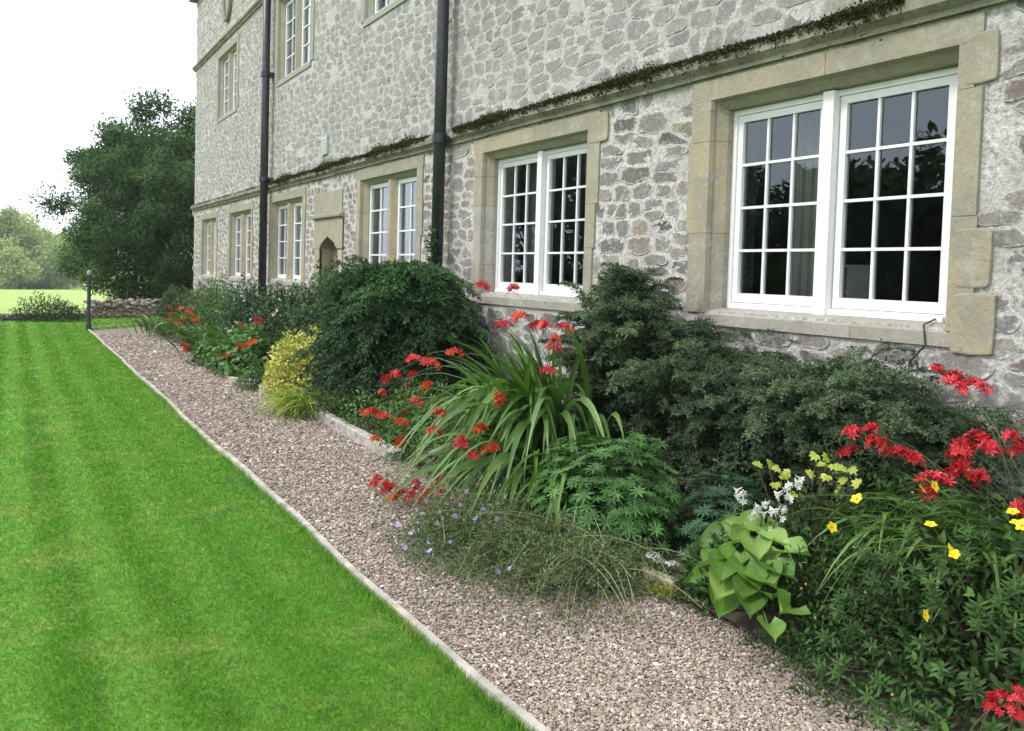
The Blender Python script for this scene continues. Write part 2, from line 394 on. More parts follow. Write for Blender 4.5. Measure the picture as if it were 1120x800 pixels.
# ------------------------------------------------------------------ grass blades and gravel stones (stuff)
def density_pts(n, ylo, yhi, xlo, xhi, power=2.0):
    """points whose density falls with distance"""
    u = rng.random(n)
    a, b = ylo**(1-power), yhi**(1-power); y = (a+u*(b-a))**(1/(1-power))
    return y
def blades():
    n = 430000
    y = density_pts(n, 1.6, 27, 0, 0, 1.9)
    xr = np.where(y < 22.3, edge_x(np.minimum(y, 22.3))-.012, np.clip(1.6+(y-22.3)/.95-.05, 1.5, 4.6))
    xlo = -0.45 - .02*y
    x = xlo + (xr-xlo)*rng.random(n)
    P = np.stack([x, y, np.zeros(n)], 1)
    dep = np.maximum(y, 2.4)
    h = rng.uniform(.009, .021, n)*(1+.04*dep)
    d = norm(np.stack([rng.normal(0, .8, n), rng.normal(0, .8, n), np.ones(n)], 1))
    fr = frames(d, rdir(n))
    wd = .24*np.maximum(dep/4, .8)
    g = G(); tv = np.array([(-1, 0, 0), (1, 0, 0), (0, 1, 0)], float)
    V = np.einsum('mij,kj->mki', fr, tv)
    V = P[:, None] + (fr[:, None, :, 0]*tv[None, :, 0:1]*(h*wd*.5)[:, None, None]) + fr[:, None, :, 1]*tv[None, :, 1:2]*h[:, None, None]
    F = (np.arange(3)[None]+(np.arange(n)*3)[:, None])
    T = np.repeat(rng.random(n), 3); g.add(V.reshape(-1, 3), F, T)
    # taller uncut fringe against the timber edge
    m = 5000; y = density_pts(m, 1.6, 20, 0, 0, 1.6); x = edge_x(y)-.012-np.abs(rng.normal(0, .02, m))
    h = rng.uniform(.025, .06, m); d = norm(np.stack([rng.normal(.2, .5, m), rng.normal(0, .5, m), np.ones(m)], 1)); fr = frames(d, rdir(m))
    P = np.stack([x, y, np.zeros(m)], 1)
    V = P[:, None] + (fr[:, None, :, 0]*tv[None, :, 0:1]*.0022*(1+y/6)[:, None, None]) + fr[:, None, :, 1]*tv[None, :, 1:2]*h[:, None, None]
    g.add(V.reshape(-1, 3), (np.arange(3)[None]+(np.arange(m)*3)[:, None]), np.repeat(rng.random(m), 3))
    return g.build('grass', M_blade)
o = blades(); tag(o, 'short mown green grass covering the lawn', 'grass', kind='stuff')
# clover / daisies: tiny white specks
def ico():
    t = (1+5**.5)/2
    v = np.array([(-1,t,0),(1,t,0),(-1,-t,0),(1,-t,0),(0,-1,t),(0,1,t),(0,-1,-t),(0,1,-t),(t,0,-1),(t,0,1),(-t,0,-1),(-t,0,1)], float); v /= np.linalg.norm(v[0])
    f = np.array([(0,11,5),(0,5,1),(0,1,7),(0,7,10),(0,10,11),(1,5,9),(5,11,4),(11,10,2),(10,7,6),(7,1,8),(3,9,4),(3,4,2),(3,2,6),(3,6,8),(3,8,9),(4,9,5),(2,4,11),(6,2,10),(8,6,7),(9,8,1)])
    return v, f
IV, IF = ico()
def oct_():
    v = np.array([(1,0,0),(-1,0,0),(0,1,0),(0,-1,0),(0,0,1),(0,0,-1)], float)
    return v, np.array([(0,2,4),(2,1,4),(1,3,4),(3,0,4),(2,0,5),(1,2,5),(3,1,5),(0,3,5)])
def pebbles():
    g = G()
    for k in range(6):
        iv = IV*(1+rng.uniform(-.28, .28, (12, 1)))*np.array([1, rng.uniform(.65, .9), rng.uniform(.45, .65)])
        n = 20000
        y = density_pts(n, 1.5, 21, 0, 0, 1.55); dep = np.maximum(y, 2.5)
        x = edge_x(y)+.045 + (3.0-1.6)*rng.random(n)
        s = rng.lognormal(-.05, .32, n)*.0070*np.clip((dep/4.2)**.55, .85, 2.4)
        a = rng.random(n)*6.283; tl = rng.normal(0, .35, n)
        d = norm(np.stack([np.cos(a), np.sin(a), tl], 1)); fr = frames(d, norm(np.stack([rng.normal(0,.3,n), rng.normal(0,.3,n), np.ones(n)], 1)))
        P = np.stack([x, y, -.012+s*.35+rng.random(n)*.006], 1)
        scat(g, iv, IF, P, fr, s, rng.random(n))
    # a few strays on the timber and in the grass edge
    return g.build('gravel', M_pebble)
o = pebbles(); tag(o, 'loose pinkish grey gravel stones covering the path', 'gravel', kind='stuff')
# ------------------------------------------------------------------ the house
house = empty('stone_house', (WX, 14, 0)); tag(house, 'old grey rubble stone manor house with white casement windows and mossy string course', 'house')
# openings: y0, y1, z0, z1 on the wall plane
W1 = (3.09, 5.12, 1.36, 2.98); W2 = (6.78, 8.88, 1.36, 2.97)
W3 = (10.74, 12.92, 1.38, 2.97); W4 = (16.0, 18.25, 1.34, 2.92); W5 = (20.0, 22.2, 1.32, 2.88); W6 = (23.85, 25.8, 1.3, 2.85)
U1 = (21.7, 23.85, 5.42, 6.98); U2 = (15.7, 17.95, 5.36, 7.0); U3 = (10.7, 12.9, 5.42, 7.0); U4 = (4.0, 6.2, 5.42, 7.0)
DR = (13.98, 14.92, .15, 2.12)
openings = [W1, W2, W3, W4, W5, W6, U1, U2, U3, U4, DR]
H = 9.4; THK = .5
ysb = sorted({-3.0, HOUSE_END, *[o[0] for o in openings], *[o[1] for o in openings]})
zsb = sorted({-.1, H, *[o[2] for o in openings], *[o[3] for o in openings]})
g = G()
def hole(y, z): return any(o[0] < y < o[1] and o[2] < z < o[3] for o in openings)
for a, b in zip(ysb[:-1], ysb[1:]):
    for c, d in zip(zsb[:-1], zsb[1:]):
        if not hole((a+b)/2, (c+d)/2):
            g.add([(WX, a, c), (WX, b, c), (WX, b, d), (WX, a, d)], [(0, 3, 2, 1)])
            g.add([(WX+THK, a, c), (WX+THK, b, c), (WX+THK, b, d), (WX+THK, a, d)], [(0, 1, 2, 3)])
for (a, b, c, d) in openings:
    p = [(a, c), (b, c), (b, d), (a, d)]
    for i in range(4):
        q, r = p[i], p[(i+1) % 4]
        g.add([(WX, q[0], q[1]), (WX, r[0], r[1]), (WX+THK, r[0], r[1]), (WX+THK, q[0], q[1])], [(0, 1, 2, 3)])
# end walls and back wall
g.box((WX+.004, HOUSE_END-.5, -.1), (12.7, HOUSE_END, H)); g.box((WX+.5, -3.0, -.1), (12.7, -2.5, H)); g.box((12.2, -2.5, -.1), (12.7, HOUSE_END-.5, H))
wall = g.build('wall', M_mortar, house)

# rubble stones bedded in the mortar: rough courses of irregular domed stones
def sur(o, e=.2): return (o[0]-e, o[1]+e, o[2]-.14, o[3]+.15)
keep_out = [sur(o) for o in openings if o is not DR] + [(13.7, 15.2, .1, 2.55), (13.75, 15.27, 2.4, 2.92)]
def clip_cell(c, nb, wy):
    """cell of site c against its neighbours, in a metric where y counts wy"""
    poly = [(-.42, -.3), (.42, -.3), (.42, .3), (-.42, .3)]
    for (ny, nz_) in nb:
        a = (ny-c[0])*wy*wy; b = nz_-c[1]; lim = ((ny-c[0])**2*wy*wy+b*b)/2; out_ = []
        for i in range(len(poly)):
            p, q = poly[i], poly[(i+1) % len(poly)]; fp = p[0]*a+p[1]*b-lim; fq = q[0]*a+q[1]*b-lim
            if fp <= 0: out_.append(p)
            if (fp < 0) != (fq < 0): u = fp/(fp-fq); out_.append((p[0]+(q[0]-p[0])*u, p[1]+(q[1]-p[1])*u))
        poly = out_
        if len(poly) < 3: return None
    return np.array(poly)
def stones(y0, y1, z0, z1, hmin, hmax, g, gap=(.010, .022), prmax=.008, miss=.04):
    S = []; z = z0
    while z < z1:
        h = random.uniform(hmin, hmax); y = y0-random.random()*.3
        while y < y1+.2:
            wd = min(max(random.lognormvariate(math.log(h*1.9), .42), .09), .5)
            cy, cz = y+wd/2, z+h/2+.04*math.sin(y*1.3+z*2.1)+.015*math.sin(y*3.3+z)
            if h > .14 and random.random() < .35: k = random.uniform(.3, .7); S += [(cy, cz-h/2*k), (cy+random.uniform(-.03, .03), cz+h/2*(1-k))]
            else: S.append((cy, cz+random.uniform(-.10, .10)*h))
            y += wd
        z += h
    S = np.array(S); wy = .5; npt = 20
    for si, c in enumerate(S):
        cy, cz = c
        if not (y0 < cy < y1) or cz > z1 or cz < z0: continue
        if any(a < cy < b and e < cz < d for (a, b, e, d) in keep_out) or 3.14 < cz < 3.36 or 7.22 < cz < 7.44 or random.random() < miss: continue
        d2 = ((S[:, 0]-cy)*wy)**2+(S[:, 1]-cz)**2; nb = S[np.argpartition(d2, 15)[:15]]; nb = nb[np.abs(nb-c).sum(1) > 1e-9]
        P = clip_cell(c, nb, wy)
        if P is None: continue
        for kk_ in (.86, .78):   # knock the corners off
            Q = np.roll(P, -1, 0); P = np.stack([P*kk_+Q*(1-kk_), P*(1-kk_)+Q*kk_], 1).reshape(-1, 2)
        seg = np.linalg.norm(np.roll(P, -1, 0)-P, axis=1); cum = np.concatenate([[0], np.cumsum(seg)]); u = np.linspace(0, cum[-1], npt, endpoint=False)
        PP = np.vstack([P, P[:1]]); O = np.stack([np.interp(u, cum, PP[:, 0]), np.interp(u, cum, PP[:, 1])], 1)
        m = O.mean(0); r_ = np.linalg.norm(O-m, axis=1, keepdims=True); gp = random.uniform(*gap)*random.choice([.8, 1, 1, 1.5])
        O = m+(O-m)*np.clip(1-gp/np.maximum(r_, .02), .3, 1)*(1+rng.normal(0, .035, (npt, 1)))
        pr = random.uniform(0, prmax); V = []
        lean = rng.normal(0, .025, 2)
        for s, dep in ((1.0, .004), (.96, -pr*.9-.001), (.96, -pr*.9-.001), (.6, -pr-.001)):
            q = (O-m)*s; V.append(np.stack([np.full(npt, dep)+rng.normal(0, .002, npt)*(s < 1)+(q@lean)*(s < 1), q[:, 0]+m[0], q[:, 1]+m[1]], 1))
        V[2] = V[1].copy(); V = np.concatenate(V+[np.array([[-pr-.001, m[0], m[1]]])])+np.array([WX, cy, cz]); V[:, 0] = np.minimum(np.maximum(V[:, 0], WX-.018), WX+.006)
        i = np.arange(npt); j = (i+1) % npt; q = np.stack([i, j, j+npt, i+npt], 1); T = random.random(); g.E.append(np.concatenate([np.ones(npt), np.ones(npt), np.full(npt, .95), np.zeros(npt), [-.4]])); g.add(V, np.concatenate([q, q+2*npt]), T)
        g.F.append(np.stack([i+3*npt, j+3*npt, np.full(npt, 4*npt)], 1)+(g.n-len(V)))
g = G(); g.E = []
stones(.8, 10.0, .1, 3.14, .10, .21, g, gap=(.009, .022), miss=.05)
stones(10.0, HOUSE_END-.02, .1, 3.14, .09, .19, g, gap=(.008, .018))
stones(.8, HOUSE_END-.02, 3.36, 7.22, .085, .185, g, gap=(.005, .016), prmax=.007)
stones(10, HOUSE_END-.02, 7.44, 9.3, .09, .18, g)
g.build('rubble_stonework', M_stone, house, smooth=True)

# string courses
def string_course(z0, z1, proud, ya, yb, mat):
    g = G(); y = ya
    while y < yb:
        ln = min(random.uniform(.7, 1.5), yb-y); j = random.uniform(-.004, .004); dz = random.uniform(-.006, .006)
        prof = [(WX+.02, z0+dz), (WX-proud*.45+j, z0+dz), (WX-proud*.5+j, z0+.03), (WX-proud+j, z0+.07+dz), (WX-proud+j, z1-.05+dz), (WX-proud*.3, z1+dz), (WX+.02, z1+.01)]
        g.prism(prof, 'y', y+.002, y+ln-.002, random.random()*.5); y += ln
    return g
M_string = None
def stringmat():
    m, t, b, o = newmat('weathered_string'); P = pos(t)
    n1 = noise(t, P, 2.5, 5, .65); n2 = noise(t, P, 40, 5, .7)
    c = ramp(t, n1, [(.35, (.17,.155,.12)), (.5, (.25,.235,.19)), (.65, (.36,.335,.28))])
    c = mixc(t, maprange(t, n2, .3, .7, .5, 0), c, (.12, .12, .085))
    t.links.new(c, b.inputs['Base Color']); b.inputs['Roughness'].default_value = .95; bump(t, b, n2, .6, .008); return m
M_string = stringmat()
s1 = string_course(3.155, 3.34, .10, -2.9, 27.16, M_string).build('string_course', M_string, house)
s2 = string_course(7.26, 7.42, .10, -2.9, 27.25, M_string).build('string_course', M_string, house)
# moss on the ledge
M_moss = leafmat('moss', (.03, .035, .012), (.065, .075, .022), (.13, .115, .06), .9, .05, .1, 5)
def moss(ya, yb, dens, parent, hi=.12):
    g = G(); n = int((yb-ya)*dens); y = rng.uniform(ya, yb, n)
    k = .5+.5*np.sin(y*2.3)+.4*np.sin(y*5.1+2); m = rng.random(n) < np.clip(k, .25, 1); y = y[m]; n = len(y); k = k[m]
    t = rng.random(n)**.8
    x = WX-.112+.10*t+rng.normal(0, .008, n); z = 3.285+.05*t + rng.exponential(.009, n)*(.5+np.clip(k, 0, 1.3))*hi/.12
    dn = rng.random(n) < .45; x[dn] = WX-.106+rng.normal(0, .004, dn.sum()); z[dn] = 3.315-rng.exponential(.030, dn.sum())*(.6+.5*np.sin(y[dn]*9)**2)
    P = np.stack([x, y, z], 1); d = norm(rdir(n)+np.array([-.5, 0, .5]))
    tv, tf = lf_tri(.7); scat(g, tv, tf, P, frames(d, rdir(n)), rng.uniform(.012, .03, n), rng.random(n)**1.5)
    g.build('moss', M_moss, parent)
moss(3.4, 9.5, 7500, s1); moss(10.3, 18.6, 5200, s1, .2); moss(19, 27, 300, s1, .04)

# dressed-stone surrounds and windows
def surround(o, name='window', wo=.2, right_quoins=None, wn=None):
    wn = wn or wo
    y0, y1, z0, z1 = o; g = G(); F = WX-.02
    Xi = WX+.17
    def jamb(yi, s):   # s=-1: outer side towards smaller y
        yo = yi + s*(wn if s < 0 else wo)
        zc = z0-.02
        while zc < z1-.01:
            h = min(random.uniform(.34, .75), z1-zc)
            if z1-zc-h < .2: h = z1-zc
            ext = random.uniform(-.03, .05)
            prof = [(WX+.03, yo+s*ext), (F+random.uniform(-.003, .003), yo+s*ext), (F, yi), (WX+.012, yi-s*.012), (WX+.03, yi-s*.012), (WX+.10, yi-s*.075), (Xi+.12, yi-s*.075), (Xi+.12, yi+s*.02)]
            g.prism(prof, 'z', zc+.0015, zc+h-.0015, random.random()); zc += h
    jamb(y0, -1); jamb(y1, 1)
    # lintel in two stones
    ym = y0 + (y1-y0)*random.uniform(.4, .6)
    for a, b in ((y0-wn-.03, ym-.002), (ym+.002, y1+wo+.02)):
        prof = [(WX+.03, z1+.155), (F, z1+.155), (F, z1), (WX+.012, z1-.012), (WX+.03, z1-.012), (WX+.09, z1-.07), (Xi+.12, z1-.075), (Xi+.12, z1+.02)]
        g.prism(prof, 'y', a, b, random.random()*.5)
    # sill
    prof = [(WX+.03, z0-.11), (F-.004, z0-.11), (F-.004, z0-.03), (WX+.10, z0+.02), (Xi+.12, z0+.02), (Xi+.12, z0-.1)]
    for a_, b_ in ((y0-.04, ym-.3), (ym-.296, y1+.04)): g.prism(prof, 'y', a_, b_, random.uniform(.92, 1))
    if right_quoins:
        for (a, b, c, d, t) in right_quoins:
            n = 16; th = np.linspace(0, 2*np.pi, n, endpoint=False); cs, sn = np.cos(th), np.sin(th)
            rad = 1+rng.normal(0, .02, n)
            py = (a+b)/2 + np.sign(cs)*np.abs(cs)**.24*(b-a)/2*rad; pz = (c+d)/2+np.sign(sn)*np.abs(sn)**.24*(d-c)/2*rad
            V = np.concatenate([np.stack([np.full(n, WX+.02), py, pz], 1), np.stack([np.full(n, F-.002), py, pz], 1),
                                np.stack([np.full(n, F-.005), (py-(a+b)/2)*.94+(a+b)/2, (pz-(c+d)/2)*.94+(c+d)/2], 1)])
            f = [(i, (i+1) % n, n+(i+1) % n, n+i) for i in range(n)]+[(n+i, n+(i+1) % n, 2*n+(i+1) % n, 2*n+i) for i in range(n)]+[tuple(range(2*n, 3*n))]
            g.add(V, f, t)
    return g.build(name, M_buff, house)
def casement(y0, y1, z0, z1, cols, rows, parent, X, fw=.052, bar=.020, pw=None):
    g = G(); d = .045
    g.box((X, y0, z0), (X+d, y0+fw, z1)); g.box((X, y1-fw, z0), (X+d, y1, z1))
    g.box((X+.001, y0+fw, z1-fw), (X+d-.001, y1-fw, z1)); g.box((X+.001, y0+fw, z0), (X+d-.001, y1-fw, z0+fw*1.35))
    ya, yb, za, zb = y0+fw, y1-fw, z0+fw*1.35, z1-fw
    for k in range(1, cols):
        yc = ya+(yb-ya)*k/cols; g.box((X+.008, yc-bar/2, za), (X+d-.006, yc+bar/2, zb))
    for k in range(1, rows):
        zc = za+(zb-za)*k/rows; g.box((X+.006, ya, zc-bar/2), (X+d-.008, yb, zc+bar/2))
    g.build('casement', M_white, parent)
    g = G()
    for a in range(cols):     # every small pane sits at its own slight angle in the putty
        for b in range(rows):
            p0, p1 = ya+(yb-ya)*a/cols+bar*.4, ya+(yb-ya)*(a+1)/cols-bar*.4
            q0, q1 = za+(zb-za)*b/rows+bar*.4, za+(zb-za)*(b+1)/rows-bar*.4
            j = rng.normal(0, .0011, 2)
            g.add([(X+.026+j[0], p0, q0), (X+.026-j[0]+j[1], p1, q0), (X+.026-j[0], p1, q1), (X+.026+j[0]-j[1], p0, q1)], [(0, 3, 2, 1)])
    g.build('pane', M_glass, parent)
XF = WX+.15
def timber_window(o, quoins=None, wn=None):
    p = surround(o, right_quoins=quoins, wn=wn); y0, y1, z0, z1 = o[0]+.077, o[1]-.077, o[2]+.022, o[3]-.077
    ym = (y0+y1)/2; g = G(); e = .04
    g.box((XF, y0, z0), (XF+.09, y0+e, z1)); g.box((XF, y1-e, z0), (XF+.09, y1, z1))
    g.box((XF+.002, y0+e, z1-e), (XF+.088, y1-e, z1)); g.prism([(XF-.025, z0), (XF-.025, z0+.028), (XF+.02, z0+.045), (XF+.088, z0+.045), (XF+.088, z0)], 'y', y0+e, y1-e)
    g.build('frame', M_white, p)
    g = G(); g.prism([(XF-.045, ym-.045), (XF-.045, ym+.045), (XF+.09, ym+.055), (XF+.09, ym-.055)], 'z', z0-.012, z1-.002)
    g.build('mullion', M_white, p)
    casement(y0+e+.003, ym-.058, z0+.048, z1-e-.003, 3, 4, p, XF+.012)
    casement(ym+.058, y1-e-.003, z0+.048, z1-e-.003, 3, 4, p, XF+.012)
    return p
def stone_window(o, cols=2, rows=4, frame_open=0):
    p = surround(o, wo=.17); y0, y1, z0, z1 = o[0]+.077, o[1]-.077, o[2]+.022, o[3]-.077
    ym = (y0+y1)/2; g = G(); hw = .12
    g.prism([(WX+.03, ym-.05), (WX+.03, ym+.05), (WX+.12, ym+hw), (XF+.1, ym+hw), (XF+.1, ym-hw), (WX+.12, ym-hw)], 'z', z0-.02, z1+.01, .65)
    g.build('mullion', M_buff, p)
    casement(y0, ym-hw, z0, z1, cols, rows, p, XF-.03, .06, .022); casement(ym+hw, y1, z0, z1, cols, rows, p, XF-.03, .06, .022)
    return p
q = [(2.86, 3.05, 2.74, 3.02, .35), (2.84, 3.06, 1.60, 1.93, .7), (2.80, 3.06, 1.22, 1.565, .62)]
win1 = timber_window(W1, q, .11)
win2 = timber_window(W2, [(6.46, 6.76, 2.83, 3.1, .7)], .15)
for o in (W3, W4, W5, W6, U1, U2, U3, U4): stone_window(o)
# doorway with four-centred arch
g = G()
g.prism([(WX+.03, 14.92), (WX-.02, 14.92), (WX-.02, 15.2), (WX+.03, 15.2)], 'z', .12, 1.928, .55); g.prism([(WX+.2, 13.98), (WX+.1, 13.9), (WX-.02, 13.72), (WX-.02, 13.7), (WX+.03, 13.7)][::-1], 'z', .12, 1.928, .7)
g.prism([(WX+.03, 14.92), (WX+.03, 15.0), (WX+.25, 15.0), (WX+.25, 14.90)], 'z', .12, 1.92, .6)
lo = [(13.68, 1.93), (13.98, 1.93), (14.12, 2.03), (14.45, 2.14), (14.78, 2.03), (14.92, 1.93), (15.22, 1.93)]
for (a, za), (b, zb) in zip(lo[:-1], lo[1:]):
    v = [(X, y, z) for X in (WX-.026, WX+.2) for (y, z) in ((a, za), (b, zb), (b, 2.42), (a, 2.42))]
    g.add(v, [(0, 1, 2, 3), (7, 6, 5, 4), (0, 4, 5, 1), (2, 6, 7, 3)], .45)
for a, b, c, d, t in ((13.75, 14.5, 2.425, 2.9, .8), (14.505, 15.26, 2.425, 2.9, .9)): g.box((WX-.02, a, c), (WX+.02, b, d), t)
g.prism([(WX+.0, 2.43), (WX-.075, 2.46), (WX-.08, 2.50), (WX, 2.53)], 'y', 13.66, 15.24, .3)
dw = g.build('doorway', M_buff, house)
g = G()
for k in range(5): g.box((WX+.18+.004*(k % 2), 13.98+k*.188, .15), (WX+.22, 13.98+(k+1)*.188-.006, 2.12))
g.build('door', simple('oak_door', (.17, .13, .065), .7, 12, .35, .004), dw)
# oval recess high up (only its foot is in view)
g = G(); th = np.linspace(0, 2*np.pi, 29)
ring = [(WX-.04, 22.75+.42*math.cos(t), 8.35+.62*math.sin(t)) for t in th]; g.tube(ring, .06, 6)
ov = g.build('oval_moulding', M_string, house, smooth=True)
g = G(); g.add([(WX-.018, 22.75+.4*math.cos(t), 8.35+.6*math.sin(t)) for t in th[:-1]], [tuple(range(28))]); g.build('recess', simple('recess_stone', (.27, .25, .2), .9, 10, .3), ov)
# drainpipes
def pipe(y, z0, z1, parent, r=.07, collars=()):
    g = G(); X = WX-.16
    g.tube([(X, y, z0), (X, y, (z0+z1)/2), (X, y, z1)], r, 18)
    p = g.build('drainpipe', M_pipe, parent, smooth=True)
    for zc in collars:
        g = G(); g.tube([(X, y, zc-.055), (X, y, zc-.05), (X, y, zc+.05), (X, y, zc+.055)], [r*1.05, r*1.28, r*1.28, r*1.05], 18)
        g.box((WX-.12, y-.15, zc-.03), (WX-.0, y+.15, zc+.025)); g.build('pipe_collar', M_pipe, p)
pipe(9.75, .05, 9.3, house, .075, (3.22, 5.4, 7.5)); pipe(18.3, .05, 9.3, house, .08, (3.4, 5.55, 7.3))
# vent plate
g = G(); g.box((WX-.045, 14.55, 3.55), (WX+.0, 14.85, 3.86)); 
for k in range(5): g.box((WX-.052, 14.57, 3.59+k*.05), (WX-.044, 14.83, 3.61+k*.05))
g.build('air_vent', simple('vent_grey', (.42, .43, .42), .6), house)
# roof and rooms
g = G(); g.prism([(4.5, H), (8.7, H+3.4), (12.9, H), (12.9, H-.12), (4.5, H-.12)], 'y', -3.2, HOUSE_END+.2); g.build('roof', M_roof, house)
g = G()
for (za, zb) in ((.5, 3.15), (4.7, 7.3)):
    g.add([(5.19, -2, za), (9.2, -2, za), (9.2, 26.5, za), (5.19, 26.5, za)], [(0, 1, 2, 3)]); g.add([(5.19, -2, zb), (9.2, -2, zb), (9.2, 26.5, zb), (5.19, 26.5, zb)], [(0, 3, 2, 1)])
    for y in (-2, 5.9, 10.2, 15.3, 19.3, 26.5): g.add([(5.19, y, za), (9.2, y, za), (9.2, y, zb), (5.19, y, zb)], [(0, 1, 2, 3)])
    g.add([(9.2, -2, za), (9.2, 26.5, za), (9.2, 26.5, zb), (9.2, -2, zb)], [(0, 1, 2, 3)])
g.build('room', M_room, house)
# curtains (things inside the rooms)
def curtain(ya, yb, z0, z1, X, label, amp=.03, waves=6):
    n = 60; m = 6; g = G(); V = []
    for j in range(m):
        z = z0+(z1-z0)*j/(m-1); k = 1-.12*math.sin(math.pi*j/(m-1))
        for i in range(n):
            u = i/(n-1); V.append((X+amp*math.sin(u*waves*6.28+.4*j/m)+.01*math.sin(u*17), ya+(yb-ya)*u*k, z))
    F = [(j*n+i, j*n+i+1, (j+1)*n+i+1, (j+1)*n+i) for j in range(m-1) for i in range(n-1)]
    g.add(V, F); return tag(g.build('curtain', M_curt, smooth=True), label, 'curtain', 'curtains behind the windows')
curtain(4.58, 4.88, 1.1, 2.95, 5.32, 'pale grey curtain behind the left casement of the nearest large window')
curtain(7.3, 7.75, 1.1, 2.95, 5.34, 'pale curtain behind the right casement of the middle white window')
curtain(8.5, 8.95, 1.1, 2.95, 5.34, 'drawn-back curtain at the far side of the middle white window')
curtain(11.0, 11.8, 1.1, 2.95, 5.34, 'pale curtain behind the right light of the window left of the near drainpipe')
curtain(12.3, 13.1, 1.1, 2.95, 5.34, 'pale curtain behind the left light of the window left of the near drainpipe')
# pale picture back standing on the inner window ledge
g = G(); g.box((5.26, 4.07, 1.36), (5.275, 4.26, 1.72)); g.box((5.253, 4.059, 1.345), (5.262, 4.275, 1.36)); g.box((5.253, 4.059, 1.72), (5.262, 4.275, 1.735))
tag(g.build('picture_frame', M_card), 'pale picture frame standing behind the lower left pane of the nearest right casement', 'picture frame')
# cable from the window corner
g = G(); pts = [(XF-.03, 3.25, 1.40), (WX-.03, 3.22, 1.37), (WX-.035, 3.2, 1.25), (WX-.03, 3.30, 1.14), (WX-.03, 3.315, .95), (WX-.03, 3.3, .7)]
g.tube(pts, .006, 6); tag(g.build('cable', M_lead), 'thin dark cable hanging from the corner of the nearest large window', 'cable')

# ------------------------------------------------------------------ far end
g = G()
def rubble_wall(a, b, h, thick, g):
    a = np.array(a); b = np.array(b); L_ = np.linalg.norm(b-a); d = (b-a)/L_
    nn_ = np.array([-d[1], d[0]])*thick*.3; v_ = [(*(q_+s_*nn_*k_), z_) for q_ in (a, b) for (s_, k_, z_) in ((1, 1, -.9), (1, .7, h*.62-.3), (-1, .7, h*.62-.3), (-1, 1, -.9))]
    g.add(v_, [(0, 1, 5, 4), (1, 2, 6, 5), (2, 3, 7, 6), (0, 3, 2, 1), (4, 5, 6, 7)], .3)
    n = int(L_*210)
    for k in range(n):
        u = random.random()*L_; v = random.uniform(-thick/2, thick/2); z = random.random()**.8*h
        p = a+d*u+np.array([-d[1], d[0]])*v*(1-.4*z/h); s = random.uniform(.05, .12)
        V = IV*(1+rng.uniform(-.2, .2, (12, 1)))*np.array([s, s*.8, s*.5]); ang = random.random()*3.1
        c_, s_ = math.cos(ang), math.sin(ang); V = np.stack([V[:, 0]*c_-V[:, 1]*s_, V[:, 0]*s_+V[:, 1]*c_, V[:, 2]], 1)
        g.add(V+np.array([p[0], p[1], z-.35]), IF.astype(int), random.random())
rubble_wall((-14, 19.3), (-.5, 25.7), .55, .5, g); rubble_wall((-.5, 25.7), (1.9, 26.9), .5, .45, g)
M_dry = simple('dark_fieldstone', (.17, .13, .12), .95, 9, .5, .02)
tag(g.build('dry_stone_wall', M_dry), 'low dark tumbled stone wall at the far left edge of the lawn', 'wall')
g = G(); rubble_wall((1.9, 26.9), (5.2, 28.6), .85, .55, g)
tag(g.build('dry_stone_wall', simple('brown_fieldstone', (.27, .22, .19), .95, 9, .4, .02)), 'low reddish brown stone wall under the big dark tree', 'wall')
# black post
pb = onZ(97, 361); lp = empty('garden_post', (pb[0], pb[1], 0)); tag(lp, 'slim black post with a small pale cap at the end of the gravel path', 'post')
g = G(); g.tube([(pb[0], pb[1], 0), (pb[0], pb[1], 1.28)], .04, 12); g.tube([(pb[0], pb[1], 0), (pb[0], pb[1], .12)], .065, 12); g.build('post', M_lead, lp, smooth=False)
g = G(); g.tube([(pb[0], pb[1], 1.28), (pb[0], pb[1], 1.31), (pb[0], pb[1], 1.36), (pb[0], pb[1], 1.38)], [.042, .05, .045, .02], 12); g.build('cap', simple('pale_cap', (.33, .33, .32), .5), lp)
g = G(); q = onZ(139, 347); g.tube([(q[0], q[1], -.05), (q[0], q[1], .45), (q[0]+.01, q[1], .85)], [.015, .013, .01], 6); tag(g.build('stake', M_twig), 'thin stake standing on the grass in front of the reddish wall', 'stake')

# ------------------------------------------------------------------ plants
L_dark = leafmat('leaf_dark_green', (.022, .048, .018), (.048, .10, .032), (.11, .19, .06), .55, .18, .25)
L_coton = leafmat('leaf_bluish_dark', (.030, .056, .030), (.076, .122, .060), (.165, .235, .12), .6, .2, .2)
L_weep = leafmat('leaf_deep_green', (.012, .038, .016), (.040, .105, .040), (.12, .26, .08), .5, .22, .25)
L_hyp = leafmat('leaf_shrub_green', (.018, .046, .012), (.040, .095, .022), (.115, .215, .05), .6, .2, .18)
L_sword = leafmat('leaf_sword', (.048, .118, .022), (.105, .225, .042), (.23, .38, .10), .38, .35, .5)
L_lupin = leafmat('leaf_palmate', (.038, .105, .026), (.085, .215, .048), (.17, .35, .085), .55, .2)
L_lupin2 = leafmat('leaf_palmate_blue', (.022, .062, .026), (.042, .115, .044), (.075, .17, .068), .55, .2)
L_hosta = leafmat('leaf_hosta', (.09, .20, .035), (.18, .34, .065), (.32, .47, .12), .4, .3, .45)
L_gold = leafmat('leaf_gold', (.24, .32, .03), (.42, .50, .06), (.62, .62, .20), .5, .25)
L_euon = leafmat('leaf_variegated', (.26, .32, .05), (.62, .60, .11), (.82, .78, .32), .45, .2)
L_tuft = leafmat('leaf_straw_green', (.20, .28, .04), (.38, .48, .08), (.54, .58, .15), .5, .3)
L_mid = leafmat('leaf_mid_green', (.045, .115, .024), (.085, .20, .038), (.16, .30, .07), .5, .22)
